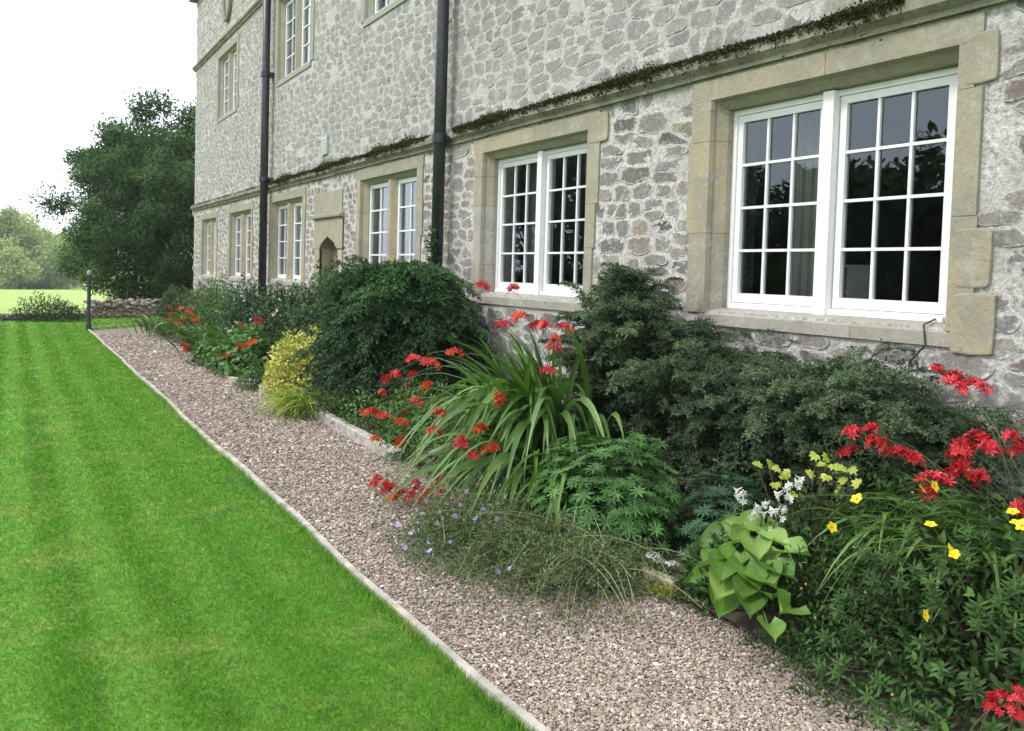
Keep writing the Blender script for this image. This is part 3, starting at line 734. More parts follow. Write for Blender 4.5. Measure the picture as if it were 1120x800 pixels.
L_geran = leafmat('leaf_olive', (.06, .11, .035), (.115, .18, .06), (.20, .27, .11), .6, .2)
L_tree = leafmat('leaf_tree', (.026, .066, .020), (.075, .160, .050), (.17, .30, .10), .6, .2, .15, nsc=.9)
L_far = leafmat('leaf_far_hazed', (.24, .33, .11), (.36, .46, .16), (.50, .58, .26), .7, .3, .1, .3)  # distant leaves paled: part of the haze is put into the colour
L_far2 = leafmat('leaf_far_green_hazed', (.11, .17, .07), (.16, .23, .085), (.24, .32, .12), .7, .2, .1, .3)  # greener far leaves, also lightened in colour for the haze
P_red = leafmat('petal_red', (.30, .004, .010), (.66, .012, .026), (.88, .085, .10), .42, .25, .4, 35)
P_orange = leafmat('petal_orange', (.55, .06, .015), (.70, .12, .02), (.75, .22, .04), .5, .2)
P_dull = leafmat('petal_vermilion', (.50, .025, .012), (.62, .06, .02), (.66, .12, .04), .5, .2)
P_yellow = leafmat('petal_yellow', (.75, .52, .01), (.85, .66, .02), (.88, .74, .06), .5, .2)
P_mauve = leafmat('petal_mauve', (.30, .24, .55), (.40, .33, .66), (.52, .46, .75), .5, .25)
P_white = leafmat('petal_white', (.66, .64, .62), (.78, .77, .76), (.84, .84, .83), .5, .25)
P_pink = leafmat('petal_pale_pink', (.58, .42, .42), (.70, .55, .54), (.78, .7, .68), .5, .2)

def plant(name, loc, label, cat, group=None):
    return tag(empty(name, tuple(float(v) for v in loc)), label, cat, group)
def lump(D, k=3.1, a=.18, seed=0.):
    """smooth lumpiness on a unit direction"""
    x, y, z = D[:, 0], D[:, 1], D[:, 2]
    return 1+a*(np.sin(k*x+seed)*np.cos(k*y*1.3+seed*2)+.6*np.sin(2.3*k*y+seed*3+z*2)*np.cos(1.9*k*z+seed)+.35*np.sin(4.7*k*x+3*k*z+seed))
def mound(g, c, rx, ry, rz, n, size, tpl, up=.35, shell=.35, tlo=0., seed=0., lumps=.18, zmin=.02, kk=3.1, tw=1.):
    """leaves through the outer volume of a lumpy half-ellipsoid standing on the ground"""
    D = rdir(n); D[:, 2] = np.abs(D[:, 2])**.8*np.sign(D[:, 2]+.12); D = norm(D)
    f = rng.random(n)**.45; rr = (1-shell*(1-f))*lump(D, kk, lumps, seed)
    c = np.asarray(c, float); P = c+D*rr[:, None]*np.array([rx, ry, rz]); P += rng.normal(0, size*.35, (n, 3))
    k = P[:, 2] > zmin; P = P[k]; D = D[k]; f = f[k]; n = len(P)
    d = norm(D*.6+rdir(n)*.9+np.array([0, 0, up])); N = norm(D+np.array([0, 0, .7])+rdir(n)*.5)
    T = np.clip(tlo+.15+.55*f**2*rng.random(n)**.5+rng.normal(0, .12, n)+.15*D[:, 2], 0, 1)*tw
    scat(g, tpl[0], tpl[1], P, frames(d, N), size*rng.uniform(.65, 1.25, n), T)
def stems(g, base, tips, r=.004, sag=0., n=6):
    for b, t in zip(base, tips):
        u = np.linspace(0, 1, n)[:, None]; p = b*(1-u)+t*u; p[:, 2] += (np.sin(np.pi*u)*sag)[:, 0]
        g.tube(p, np.linspace(r, r*.4, n), 4)
def arcs(base, az, L0, rise, n=10, droop=1.0, pw=2.2):
    """vectorised arching curves. returns (m,n,3)"""
    m = len(base); u = np.linspace(0, 1, n)[None]
    h = L0[:, None]*(u*np.cos(rise)[:, None]*.95 + .25*u**2*np.sin(rise)[:, None]); v = L0[:, None]*(u*np.sin(rise)[:, None] - droop*.55*u**pw)
    return base[:, None]+np.stack([np.cos(az)[:, None]*h, np.sin(az)[:, None]*h, v], -1)
def herring(root, mat, base_fn, nb, L0, rise, droop, leaf, side, name='foliage', twigs=12, az=None, tbias=0., stem=M_twig, nleaf=9, lw=.5, hfac=0., taper=.2):
    """cotoneaster-like: arching branches carrying flat herring-bone side twigs full of tiny leaves"""
    g = G(); gs = G(); base, azs = base_fn(nb); Ls = L0*rng.uniform(.55, 1.1, nb)*np.clip(1.15-base[:, 2]*taper, .3, 1); rs = rng.uniform(*rise, nb)
    A = arcs(base, azs, Ls, rs, 14, droop)
    tpl = lf_tri(lw)
    for k in range(nb):
        c = A[k]; ok = c[:, 2] > .03
        if ok.sum() < 4: continue
        c = c[:max(4, int(np.argmin(ok)) if not ok.all() else 14)]
        c[:, 0] = np.minimum(c[:, 0], WX-.05)
        if k % 3 == 0: gs.tube(c, np.linspace(.006, .0015, len(c)), 4)
        tn = norm(np.gradient(c, axis=0)); u = rng.uniform(.15, 1, twigs*2)*(len(c)-1.001); i = u.astype(int); fr = (u-i)[:, None]
        p = c[i]*(1-fr)+c[i+1]*fr; t = tn[i]
        sd = norm(np.cross(t, np.array([0, 0, 1.])+rng.normal(0, .25, (len(t), 3)))); s = np.where(np.arange(len(t)) % 2, 1, -1)[:, None]
        td = norm(t*.75+sd*s*.9+rng.normal(0, .12, (len(t), 3)))
        tl = side*(1.15-.75*u/len(c))*rng.uniform(.6, 1.2, len(t))
        v = np.linspace(.08, 1, nleaf)
        P = (p[:, None]+td[:, None]*tl[:, None, None]*v[None, :, None]); P[..., 2] -= (tl[:, None]*v[None]**2*.25)
        P = P.reshape(-1, 3); P = P[P[:, 2] > .02]; P[:, 0] = np.minimum(P[:, 0], WX-.03)
        m = len(P); tdd = np.repeat(td, nleaf, axis=0)[:m]
        d = norm(tdd+rdir(m)*.9); N = norm(np.array([-.2, 0, 1.])+rdir(m)*.6)
        bt = rng.normal(.45+tbias, .22)
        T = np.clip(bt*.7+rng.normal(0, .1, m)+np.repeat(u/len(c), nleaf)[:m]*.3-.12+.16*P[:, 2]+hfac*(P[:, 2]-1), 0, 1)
        scat(g, tpl[0], tpl[1], P, frames(d, N), leaf*rng.uniform(.7, 1.3, m), T)
    f = g.build(name, mat, root); 
    if name == 'foliage': gs.build('branch', stem, root)
    return f

def swords(root, mat, base, n, Lr, rise, az_mu, az_sd, width=.028, droop=1., tb=0., name='foliage', spread=.12, seg=13, pw=2.2):
    g = G(); b = np.asarray(base, float)+np.stack([rng.normal(0, spread, n), rng.normal(0, spread*1.2, n), np.zeros(n)], 1)
    az = rng.normal(az_mu, az_sd, n); Ls = rng.uniform(*Lr, n); rs = rng.uniform(*rise, n)
    A = arcs(b, az, Ls, rs, seg, droop, pw); wv = width*rng.uniform(.6, 1.15, n)
    u = np.linspace(0, 1, seg); prof = np.clip(np.minimum(.45+u*2.2, (1-u)*2.6), .02, 1)
    t = norm(np.gradient(A, axis=1)); sd = norm(np.cross(t, np.array([0, 0, 1.]))+rng.normal(0, .35, (n, 1, 3)))
    A[..., 0] = np.minimum(A[..., 0], WX-.04); A[..., 2] = np.maximum(A[..., 2], .015)
    nn = norm(np.cross(sd, t)); hw = wv[:, None, None]*.5*prof[None, :, None]
    Lf = A-sd*hw; Rt = A+sd*hw; Md = A-nn*hw*.28
    V = np.stack([Lf, Md, Rt], 2).reshape(-1, 3)
    F = []
    i = np.arange(seg-1)[:, None]*3+np.array([[0, 1]]); q = np.stack([i, i+1, i+4, i+3], -1).reshape(-1, 4)
    F = (q[None]+(np.arange(n)*seg*3)[:, None, None]).reshape(-1, 4)
    T = np.clip(rng.normal(.45+tb, .2, n)[:, None, None]+np.linspace(-.12, .12, seg)[None, :, None]+np.array([0, -.06, .04])[None, None], 0, 1)
    g.add(V, F, np.broadcast_to(T, (n, seg, 3)).reshape(-1)); return g.build(name, mat, root, smooth=True)

# --- flower heads: meshes shared by copies
def starflower(g, c, d, r, npet, wd=.34, cup=.35, tube=0., T=None):
    n = np.asarray(d, float); n = n/np.linalg.norm(n); a = np.cross(n, [0, 0, 1.] if abs(n[2]) < .9 else [1., 0, 0]); a /= np.linalg.norm(a); b = np.cross(n, a)
    c = np.asarray(c, float)+n*tube; T = rng.random() if T is None else T
    if tube: 
        g.tube([c-n*tube, c-n*tube*.4, c], [r*.07, r*.16, r*.24], 5, T)
    ph = random.random()*6.28
    for k in range(npet):
        t = ph+k*2*math.pi/npet; e = math.cos(t)*a+math.sin(t)*b; s = -math.sin(t)*a+math.cos(t)*b
        rr = r*random.uniform(.85, 1.1); p = []
        for (u, v, h) in ((.08, 0, 0), (.5, -wd, cup*.35), (.8, -wd*.75, cup*.5), (1, 0, cup*.45), (.8, wd*.75, cup*.5), (.5, wd, cup*.35)):
            p.append(c+e*u*rr+s*v*rr+n*h*rr)
        g.add(p, [(0, 1, 2, 3), (0, 3, 4, 5)], min(1, max(0, T+random.uniform(-.15, .15))))
def head_crocosmia(seed, mat, size=.055, nfl=11, gname='flower'):
    random.seed(seed); g = G()
    ax = np.array([math.cos(seed*1.7), math.sin(seed*1.7)*.8, .35]); ax /= np.linalg.norm(ax)
    pts = [ax*t*.12+np.array([0, 0, .05*t-.10*t*t]) for t in np.linspace(-.3, 1, 8)]
    g.tube(pts, .0022, 4, .1)
    for k in range(nfl):
        u = -.2+1.15*k/nfl; p = ax*u*.12+np.array([0, 0, .05*u-.10*u*u]); sd = np.cross(ax, [0, 0, 1]); sd /= np.linalg.norm(sd)
        d = sd*(1 if k % 2 else -1)*.8+np.array([0, 0, .75])+ax*.4+np.array([random.gauss(0, .25) for _ in range(3)])
        starflower(g, p, d, size*random.uniform(.55, .85), 6, .2, .45, tube=size*.6)
    o = g.build(gname, mat); return o
protos = []
def proto_mesh(o):
    me = o.data; bpy.data.objects.remove(o); return me
HC = [proto_mesh(head_crocosmia(s, P_red)) for s in range(6)]
HD = [proto_mesh(head_crocosmia(s+9, P_dull)) for s in range(4)]
HO = [proto_mesh(head_crocosmia(s+20, P_orange, .06, 9)) for s in range(3)]
def single(seed, mat, r, npet, wd, cup=.3, eye=None):
    g = G(); random.seed(seed); starflower(g, (0, 0, 0), (random.gauss(-.5, .3), random.gauss(-.5, .3), .6), r, npet, wd, cup, T=.5); return proto_mesh(g.build('flower', mat))
HY = [single(s, P_yellow, .026, 5, .42) for s in range(4)]
HM = [single(s, P_mauve, .017, 5, .42) for s in range(4)]
HW = [single(s, P_white, .04, 5, .4) for s in range(3)]
HP = [single(s, P_pink, .05, 6, .42) for s in range(3)]
def cluster(seed, mat, r, n, fr):
    random.seed(seed); g = G()
    for k in range(n):
        t = random.random()*6.28; q = r*random.random()**.5; p = (q*math.cos(t), q*math.sin(t), .02*(1-(q/r)**2)+random.uniform(-.006, .006)+.01)
        starflower(g, p, (math.cos(t)*q/r*.7, math.sin(t)*q/r*.7, 1), fr, 4, .45, .1)
    return proto_mesh(g.build('flower', mat))
HA = [cluster(s, P_white, .055, 90, .007) for s in range(2)]
random.seed(11)
def put(mesh, p, parent, name='flower', s=1., rz=None):
    o = bpy.data.objects.new(name, mesh); col.objects.link(o); o.parent = parent
    o.location = Vector(p)-Vector(abs_loc(parent)); o.rotation_euler = (random.gauss(0, .15), random.gauss(0, .15), random.random()*6.28 if rz is None else rz)
    o.scale = (s, s, s); return o
def flower_stems(root, base, heads, mat, r=.003, arch=.12, name='flower_stem'):
    g = G()
    for h in heads:
        h = np.asarray(h, float); b = np.asarray(base, float)+rng.normal(0, .10, 3)*np.array([1, 1, 0]); u = np.linspace(0, 1, 9)[:, None]
        ln = np.linalg.norm(h-b); p = b*(1-u)+h*u; p[:, 2] += (4*u*(1-u))[:, 0]*arch*ln*1.3
        g.tube(p, np.linspace(r, r*.5, 9), 4, .3)
    return g.build(name, mat, root)
M_stemg = simple('green_stem', (.06, .10, .03), .6); M_stemr = simple('reddish_stem', (.14, .10, .05), .6)

# === 1. big dark cotoneaster under the windows (right) : a tall one and a low spreading one
def base_line(xa, xb, ya, yb, azf):
    def f(n):
        y = rng.uniform(ya, yb, n); x = rng.uniform(xa, xb, n); return np.stack([x, y, np.full(n, .1)], 1), azf(n, y)
    return f
r = plant('cotoneaster', (4.1, 5.3, 0), 'tall dark bluish green shrub with a pointed top between the two large white windows', 'shrub', 'dark herringbone shrubs along the wall')
def bf(n):
    t = rng.random(n); z = .1+1.4*t**1.9; sp = (1-z/1.75)
    x = 4.25+rng.normal(0, .12, n)*sp; y = 5.4+rng.normal(0, .46, n)*np.clip(sp, .06, 1)**1.7; return np.stack([x, y, z], 1), rng.normal(math.pi*1.05, 1.25, n)
herring(r, L_coton, bf, 900, .52, (.5, 1.25), .7, .019, .12, twigs=16, nleaf=12, tbias=-.02)
def bf2(n):
    y = rng.uniform(3.0, 5.9, n); z = rng.uniform(.5, .95, n)+.35*np.exp(-((y-5.4)/.35)**2); return np.stack([4.25-rng.random(n)*.35, y, z], 1), rng.normal(math.pi*1.3, .45, n)
herring(r, L_coton, lambda n: (np.stack([4.2-rng.random(n)*.2, rng.uniform(5.0, 5.8, n), rng.uniform(.5, 1.35, n)], 1), rng.normal(math.pi*1.1, .8, n)), 60, .6, (.6, 1.2), .8, .019, .10, twigs=36, nleaf=11, tbias=.35, name='outer_sprays')
r = plant('cotoneaster', (4.1, 3.9, 0), 'low spreading dark shrub of arching sprays right below the nearest large window', 'shrub', 'dark herringbone shrubs along the wall')
def bf(n):
    y = rng.uniform(2.75, 5.0, n); z = rng.uniform(.06, 1.0, n)*(.78+.10*np.sin(y*4.1)+.10*np.clip(y-3, 0, 2))*1.08; x = 4.45-rng.random(n)*.55*(1.05-z)
    return np.stack([x, y, z], 1), rng.normal(math.pi*1.32, .7, n)
herring(r, L_coton, bf, 1100, .66, (.45, 1.1), .85, .018, .12, twigs=16, nleaf=12)
herring(r, L_coton, bf2, 130, .75, (.5, 1.0), .85, .018, .10, twigs=38, nleaf=11, tbias=.35, name='outer_sprays')
# === 2. weeping dark green shrub in the middle distance
r = plant('weeping_shrub', (3.8, 9.0, 0), 'large rounded deep green weeping shrub in front of the near drainpipe', 'shrub')
def bf(n):
    D = rdir(n); D[:, 2] = np.abs(D[:, 2]); z = .2+1.36*rng.random(n)**.7; s = np.sqrt(np.clip(1-(z/1.85)**2, .08, 1))
    a = rng.uniform(0, 6.28, n); q = rng.random(n)**.5
    return np.stack([3.8+.5*s*q*np.cos(a), 9.15+.85*s*q*np.sin(a), z], 1), a+rng.normal(0, .4, n)
herring(r, L_weep, bf, 1400, .90, (.4, 1.15), 1.4, .034, .13, twigs=14, nleaf=7, tbias=.02, hfac=.12, taper=.42)
def bfw(n):
    a = rng.uniform(0, 6.28, n); return np.stack([3.75+.35*np.cos(a), 9.1+.62*rng.normal(0, .6, n), rng.uniform(.95, 1.5, n)], 1), a
herring(r, L_weep, bfw, 120, .95, (.6, 1.35), 1.2, .034, .13, twigs=20, nleaf=7, tbias=.1, hfac=.1, taper=.3, name='outer_sprays')
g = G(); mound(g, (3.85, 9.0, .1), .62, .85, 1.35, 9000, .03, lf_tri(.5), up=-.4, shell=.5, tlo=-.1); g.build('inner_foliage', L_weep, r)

# === 3. crocosmia clump, middle
r = plant('crocosmia', (3.35, 5.35, 0), 'large arching clump of sword leaves and red flowers in front of the middle white window', 'crocosmia', 'red crocosmia clumps')
swords(r, L_sword, (3.45, 5.35, .08), 150, (1.1, 1.9), (1.0, 1.4), math.pi*1.05, .7, .062, 1.45, tb=.08, pw=3.)
swords(r, L_sword, (3.2, 4.95, .08), 75, (.8, 1.4), (.7, 1.2), math.pi*1.08, .6, .058, 1.4, tb=.12, pw=2.8)
swords(r, L_sword, (3.45, 5.35, .08), 75, (1.1, 1.65), (1.15, 1.5), math.pi*.95, .8, .052, .5, tb=-.08, pw=3.)
hp = [(543,316,3.6),(568,318,3.6),(556,357,3.4),(592,357,3.6),(605,360,3.6),(633,361,3.7),(622,382,3.6),(583,411,3.3),(606,406,3.3),(468,393,3.3),(461,411,3.2),(442,410,3.2),(433,417,3.2),
      (519,481,2.65),(527,496,2.6),(545,490,2.65),(495,472,2.65),(450,484,2.8),(424,480,2.8),(437,455,2.8),(425,453,2.8),(473,442,3.0),(410,452,2.9),(500,455,2.7),(535,470,2.7),(560,440,2.8),(478,425,2.8),(490,400,3.0),(515,388,3.4),(575,350,3.5),(617,372,3.6),(455,462,2.8),(430,430,3.)]
hs = [onX(*h)-np.array([.12, .05, 0]) for h in hp]; flower_stems(r, (3.45, 5.35, .1), hs, M_stemg, .0045, .16)
for k, h in enumerate(hs): put(HC[k % 6] if k < 15 else HD[k % 4], h, r, s=random.uniform(.75, 1.0))
hp = [(452,528,2.45),(470,541,2.4),(480,526,2.45),(448,551,2.35),(421,531,2.3),(413,547,2.3),(430,560,2.25),(415,536,2.35),(488,541,2.45),(440,538,2.35),(424,552,2.3),(460,545,2.35),(475,536,2.4),(455,536,2.4),(432,546,2.25),(418,541,2.25),(410,556,2.25),(466,553,2.35),(500,548,2.4),(442,560,2.3),(427,536,2.3)]
hs = [onX(*h) for h in hp]; flower_stems(r, (3.1, 5.2, .1), hs, M_stemr, arch=.25)
for k, h in enumerate(hs): h = np.array(h); h[2] = max(h[2], .05); put(HC[k % 6] if k % 3 else HD[k % 4], h, r, s=random.uniform(.5, .75))
# === 4. mid green leafy plant left of it
r = plant('leafy_perennial', (3.05, 6.9, 0), 'mid green leafy plant with small orange-red flowers left of the big sword leaf clump', 'plant')
g = G(); mound(g, (3.2, 7.0, .05), .36, .62, .55, 5200, .05, lf_oval(.45), shell=.6, seed=2); mound(g, (3.0, 6.2, .05), .25, .45, .38, 2200, .045, lf_oval(.45), shell=.6, seed=5); g.build('foliage', L_mid, r, smooth=False)
for k, (a, b, x) in enumerate([(446,424,3.1),(440,433,3.1),(452,441,3.0),(430,443,3.0),(418,456,2.95),(444,452,2.95),(405,478,2.85)]): put(HO[k % 3] if k % 2 else HD[k % 4], onX(a, b, x), r, s=.5)
# === 5. lupins
def palmate(g, c, r_, rise, n, size, tb=0., seed=0., rz=.6):
    D = rdir(n); D[:, 2] = np.abs(D[:, 2]); D = norm(D); rr = (1-.35*rng.random(n)**2)*lump(D, 3.3, .1, seed)
    P = np.asarray(c, float)+D*rr[:, None]*np.array([r_[0], r_[1], r_[2]])
    N = norm(D*.8+np.array([0, 0, .8])+rdir(n)*.35); a0 = norm(np.cross(N, rdir(n)))
    tv, tf = lf_oval(.26, .06, .12)
    s = size*rng.uniform(.65, 1.2, n); T = np.clip(.4+tb+rng.normal(0, .16, n)+.2*(rr-.85), 0, 1)
    for k in range(8):
        t = k*2*math.pi/8; a = a0*math.cos(t)+np.cross(N, a0)*math.sin(t)
        d = norm(a+N*.25); scat(g, tv, tf, P, frames(d, N), s, np.clip(T+rng.normal(0, .06, n), 0, 1))
r = plant('lupin', (3.1, 4.15, 0), 'bushy bright green plant of star-shaped leaves beside the gravel in the centre', 'plant', 'palmate-leaved plants')
g = G(); palmate(g, (3.12, 4.2, .08), (.40, .60, .56), .3, 760, .058, seed=1); palmate(g, (3.12, 4.2, .05), (.32, .45, .42), .3, 300, .06, -.2, 3); g.build('foliage', L_lupin, r)
r = plant('lupin', (3.4, 3.42, 0), 'smaller blue-green plant of star-shaped leaves just behind the little white flowers', 'plant', 'palmate-leaved plants')
g = G(); palmate(g, (3.42, 3.5, .05), (.26, .34, .50), .3, 380, .045, seed=4); palmate(g, (3.3, 3.3, .05), (.22, .26, .32), .3, 160, .045, -.1, 3); g.build('foliage', L_lupin2, r)
# === 6. sprawling hardy geranium over the gravel
r = plant('geranium', (2.45, 4.0, 0), 'low sprawling olive green plant with mauve flowers spilling onto the gravel', 'geranium')
g = G(); gs = G()
tpl = lf_tri(.3)
for (cx_, cy_, rx_, ry_, rz_, n_) in ((2.5, 3.85, .44, .42, .24, 11000), (2.25, 4.35, .42, .48, .27, 11000), (2.55, 4.6, .45, .55, .36, 9000), (2.75, 3.6, .30, .32, .18, 5000)):
    mound(g, (cx_, cy_, 0), rx_, ry_, rz_, n_, .026, tpl, shell=.8, lumps=.22, seed=cx_*9, zmin=.0, kk=5)
n = 240; b = np.stack([rng.normal(2.75, .2, n), rng.uniform(3.5, 4.9, n), np.full(n, .08)], 1); az = rng.normal(math.pi*1.12, .65, n)
A = arcs(b, az, rng.uniform(.3, .85, n), rng.uniform(.15, .7, n), 9, .8); A[..., 2] = np.maximum(A[..., 2], .012+.02*rng.random((n, 1)))
for k in range(n): gs.tube(A[k], .0022, 3, .4)
gs.build('stalk', simple('straw_stem', (.21, .19, .10), .8), r)
P = A[:, 2:].reshape(-1, 3); P = np.repeat(P, 8, 0)+rng.normal(0, .016, (len(P)*8, 3)); P[:, 2] = np.maximum(P[:, 2], .01); m = len(P)
scat(g, tpl[0], tpl[1], P, frames(norm(rdir(m)+[-.2, -.2, .3]), norm(rdir(m)*.6+[0, 0, 1])), rng.uniform(.016, .035, m), rng.random(m))
g.build('foliage', L_geran, r)
fp = [(443,607),(449,592),(468,602),(470,611),(492,601),(457,580),(544,634),(557,631),(503,560),(515,556),(528,565),(480,568),(497,572),(462,570),(478,580),(510,545),(543,576),(436,583),(455,565),(520,575),(536,560),(489,559),(466,556),(552,551),(568,521)]
for k, (a, b) in enumerate(fp):
    p = onZ(a, b, .2 if b < 600 else .13); put(HM[k % 4], np.array(p)+[0, 0, .04], r, s=random.uniform(.75, 1.15), rz=random.uniform(-.4, .4))
# === 7. tiny things at the bed edge
r = plant('alyssum', onZ(716, 612, .1)-np.array([0, 0, .1]), 'small cushion of tiny white flowers on the mossy edging stone', 'flowers', 'white alyssum cushions')
p = onZ(716, 612, .1); put(HA[0], p, r); put(HA[1], p+np.array([.04, -.10, -.01]), r, s=.8)
g = G(); mound(g, p-[0, 0, .1], .09, .12, .10, 700, .018, lf_tri(.5)); g.build('foliage', L_mid, r)
r = plant('alyssum', onZ(432, 494, .1)-np.array([0, 0, .1]), 'small white flower cushion at the tip of the timber edging', 'flowers', 'white alyssum cushions')
p = onZ(432, 494, .1); put(HA[0], p, r, s=1.2); put(HA[1], p+np.array([.05, .1, -.0]), r, s=1.)
g = G(); mound(g, p-[0, 0, .1], .1, .13, .10, 500, .02, lf_tri(.5)); g.build('foliage', L_mid, r)
p = onZ(722, 646, .03); r = plant('stonecrop', (p[0], p[1], 0), 'low yellow-green stonecrop creeping over the gravel edge left of the broad leaves', 'plant')
g = G(); mound(g, (p[0]+.05, p[1], 0), .14, .12, .07, 1600, .016, lf_oval(.6), shell=.5); g.build('foliage', L_gold if False else leafmat('stonecrop_leaf', (.13, .17, .02), (.26, .31, .04), (.36, .38, .08)), r)
p = onZ(780, 652, .05); r = plant('ground_plant', (p[0]+.1, p[1]+.1, 0), 'small bronze-green leafy plant between stonecrop and broad-leaved plant', 'plant')
g = G(); mound(g, (p[0]+.14, p[1]+.16, 0), .17, .15, .24, 800, .04, lf_oval(.8), shell=.6); g.build('foliage', L_geran, r)
# === 8. hosta
def hosta_leaf():
    n = 13; V = []; uu = np.linspace(0, 1, n); K = 19
    for u in uu:
        ww = .43*math.sin(math.pi*min(1, u*.93+.07)**.72)
        for s in np.linspace(-1, 1, K):
            back = -.13*abs(s)*(1-u)**2; edge = .02*math.sin(u*11+s*3)*abs(s)
            V.append((s*ww, u+back, .20*s*s*(1-.5*u)-.22*u*u+.017*math.cos(s*math.pi*8)*(1-u)**.5*(1-abs(s)**4)+edge+.05*abs(s)**.7))
    i = np.arange(n-1)[:, None]*K+np.arange(K-1)[None]; F = np.stack([i, i+1, i+K+1, i+K], -1).reshape(-1, 4)
    return np.array(V), F
hv, hf = hosta_leaf()
r = plant('hosta', (3.02, 2.98, 0), 'light green broad-leaved hosta with pale bell flowers at the gravel edge', 'hosta')
c = np.array([3.07, 2.98, .10]); gs = G()
lp_ = [(780,612,2.85,.20),(795,640,2.80,.19),(812,588,3.0,.19),(835,612,2.9,.18),(822,628,2.8,.19),(850,590,3.0,.16),(790,662,2.75,.16),(845,650,2.75,.17),(768,632,2.9,.17),(808,610,2.9,.18),(858,625,2.85,.15),(835,575,3.1,.17),(800,575,3.1,.16),(870,602,2.95,.16),(820,660,2.7,.15),(862,665,2.65,.15),(845,690,2.6,.14),(780,590,3.05,.16),(818,645,2.75,.16),(828,600,2.9,.18),(792,622,2.82,.17),(840,632,2.8,.17)]
for (a, b, x, s) in lp_:
    p = onX(a, b, x); out_ = p-c; out_[2] = 0; out_ = norm(out_+rng.normal(0, .02, 3)*[1, 1, 0])
    d = norm(out_*.8+np.array([-.15, -.15, .12])+rng.normal(0, .2, 3)); N = norm(np.array([-.4, -.4, 1.])+rng.normal(0, .24, 3))
    pp = p-d*s*.5
    g = G(); scat(g, hv, hf, pp[None], frames(d[None], N[None]), s*rng.uniform(.95, 1.22), np.array([.5])); tb_ = rng.normal(.42, .2); kk_ = np.tile(np.cos(np.linspace(-1, 1, 19)*math.pi*8), 13); g.T = [np.clip(tb_+.10*kk_+.25*np.repeat(np.linspace(0, 1, 13), 19)*rng.normal(0, 1)+rng.normal(0, .02, 13*19), 0, 1)]; g.build('leaf', L_hosta, r, smooth=True)
    u = np.linspace(0, 1, 5)[:, None]; gs.tube(c*(1-u)+pp*u+np.array([0, 0, .05])*np.sin(np.pi*u), .004, 5)
tips = [onX(812, 548, 3.12), onX(838, 545, 3.1), onX(856, 552, 3.05)]
for t in tips: u = np.linspace(0, 1, 6)[:, None]; gs.tube(c*(1-u)+t*u, .004, 5)
gs.build('stalk', M_stemg, r)
def bells(seed):
    random.seed(seed); g = G()
    for k in range(5):
        a = random.random()*6.28; d = np.array([math.cos(a), math.sin(a), -.55]); starflower(g, (0, 0, -.012*k), d, .022, 6, .25, 1.2, tube=.026, T=.6)
    return proto_mesh(g.build('flower', P_white))
HB = [bells(s) for s in range(3)]
for k, (a, b) in enumerate([(812,533),(826,550),(842,548),(870,520),(856,534),(853,551)]): put(HB[k % 3], onX(a, b, 3.08), r, s=1.)
# === 9. golden leaved plant
r = plant('golden_leaved_plant', (3.35, 2.95, 0), 'plant with lobed yellow-green leaves above the broad-leaved hosta', 'plant')
g = G(); gs = G()
for (a, b) in [(828,510),(840,508),(852,512),(858,524),(864,518),(848,528),(893,497),(905,500),(900,510),(912,508),(920,515),(905,520),(884,520),(930,512),(925,527),(940,530),(915,535),(870,540)]:
    p = onX(a, b, 3.3+rng.normal(0, .06)); 
    N = norm(np.array([-.5, -.6, .7])+rng.normal(0, .3, 3)); a0 = norm(np.cross(N, rdir(1)[0]))
    for k in range(5):
        t = (k-2)*.62; d = a0*math.cos(t)+np.cross(N, a0)*math.sin(t); tv, tf = lf_oval(.5, .04, .1)
        scat(g, tv, tf, p[None], frames(d[None], N[None]), .042*(1-.1*abs(k-2)), np.array([float(np.clip(rng.normal(.5, .22), 0, 1))]))
    u = np.linspace(0, 1, 5)[:, None]; bb = np.array([3.4, 2.95, .1]); gs.tube(bb*(1-u)+p*u, .003, 4)
g.build('foliage', L_gold, r); gs.build('stalk', M_twig, r)
# === 10. hypericum, foreground right
r = plant('hypericum', (3.2, 1.95, 0), 'dense dark green bush with yellow flowers in the foreground', 'shrub')
g = G(); gs = G()
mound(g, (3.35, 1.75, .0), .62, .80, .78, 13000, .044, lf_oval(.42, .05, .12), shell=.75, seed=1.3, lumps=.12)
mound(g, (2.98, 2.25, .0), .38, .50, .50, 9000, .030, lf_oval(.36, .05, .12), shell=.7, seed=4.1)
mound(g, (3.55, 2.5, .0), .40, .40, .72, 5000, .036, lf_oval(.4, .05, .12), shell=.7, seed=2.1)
# shoots with whorled, star-like leaf tips
mound(g, (3.5, 2.75, .0), .42, .42, .66, 4200, .045, lf_oval(.5, .05, .12), shell=.6, seed=7.1)
n = 300; D = rdir(n); D[:, 2] = np.abs(D[:, 2]); D = norm(D-[.25, .1, -.1]); D[:, 2] = np.abs(D[:, 2]); ce = np.array([3.3, 1.85, .05]); P = ce+D*np.array([.72, .92, .82])*rng.uniform(.8, 1.02, (n, 1))*lump(D, 3.1, .12, 1.3)[:, None]
for k in range(7):
    t = k*2*math.pi/6; N = norm(D+[0, 0, .6]); a0 = norm(np.cross(N, [.3, .5, .2])); a = a0*math.cos(t)+np.cross(N, a0)*math.sin(t)
    d = norm(a+N*.5) if k < 6 else N
    for q in (0, 1): scat(g, *lf_oval(.24, .05, .15), P-N*.03*q, frames(d, N), (.05 if q else .042)*rng.uniform(.8, 1.1, n), np.clip(rng.normal(.58, .16, n), 0, 1))
g.build('foliage', L_hyp, r)
stems(gs, [ce+rng.normal(0, .05, 3)*[1, 1, 0] for _ in range(110)], P[:110], .004, .02); gs.build('branch', M_twig, r)
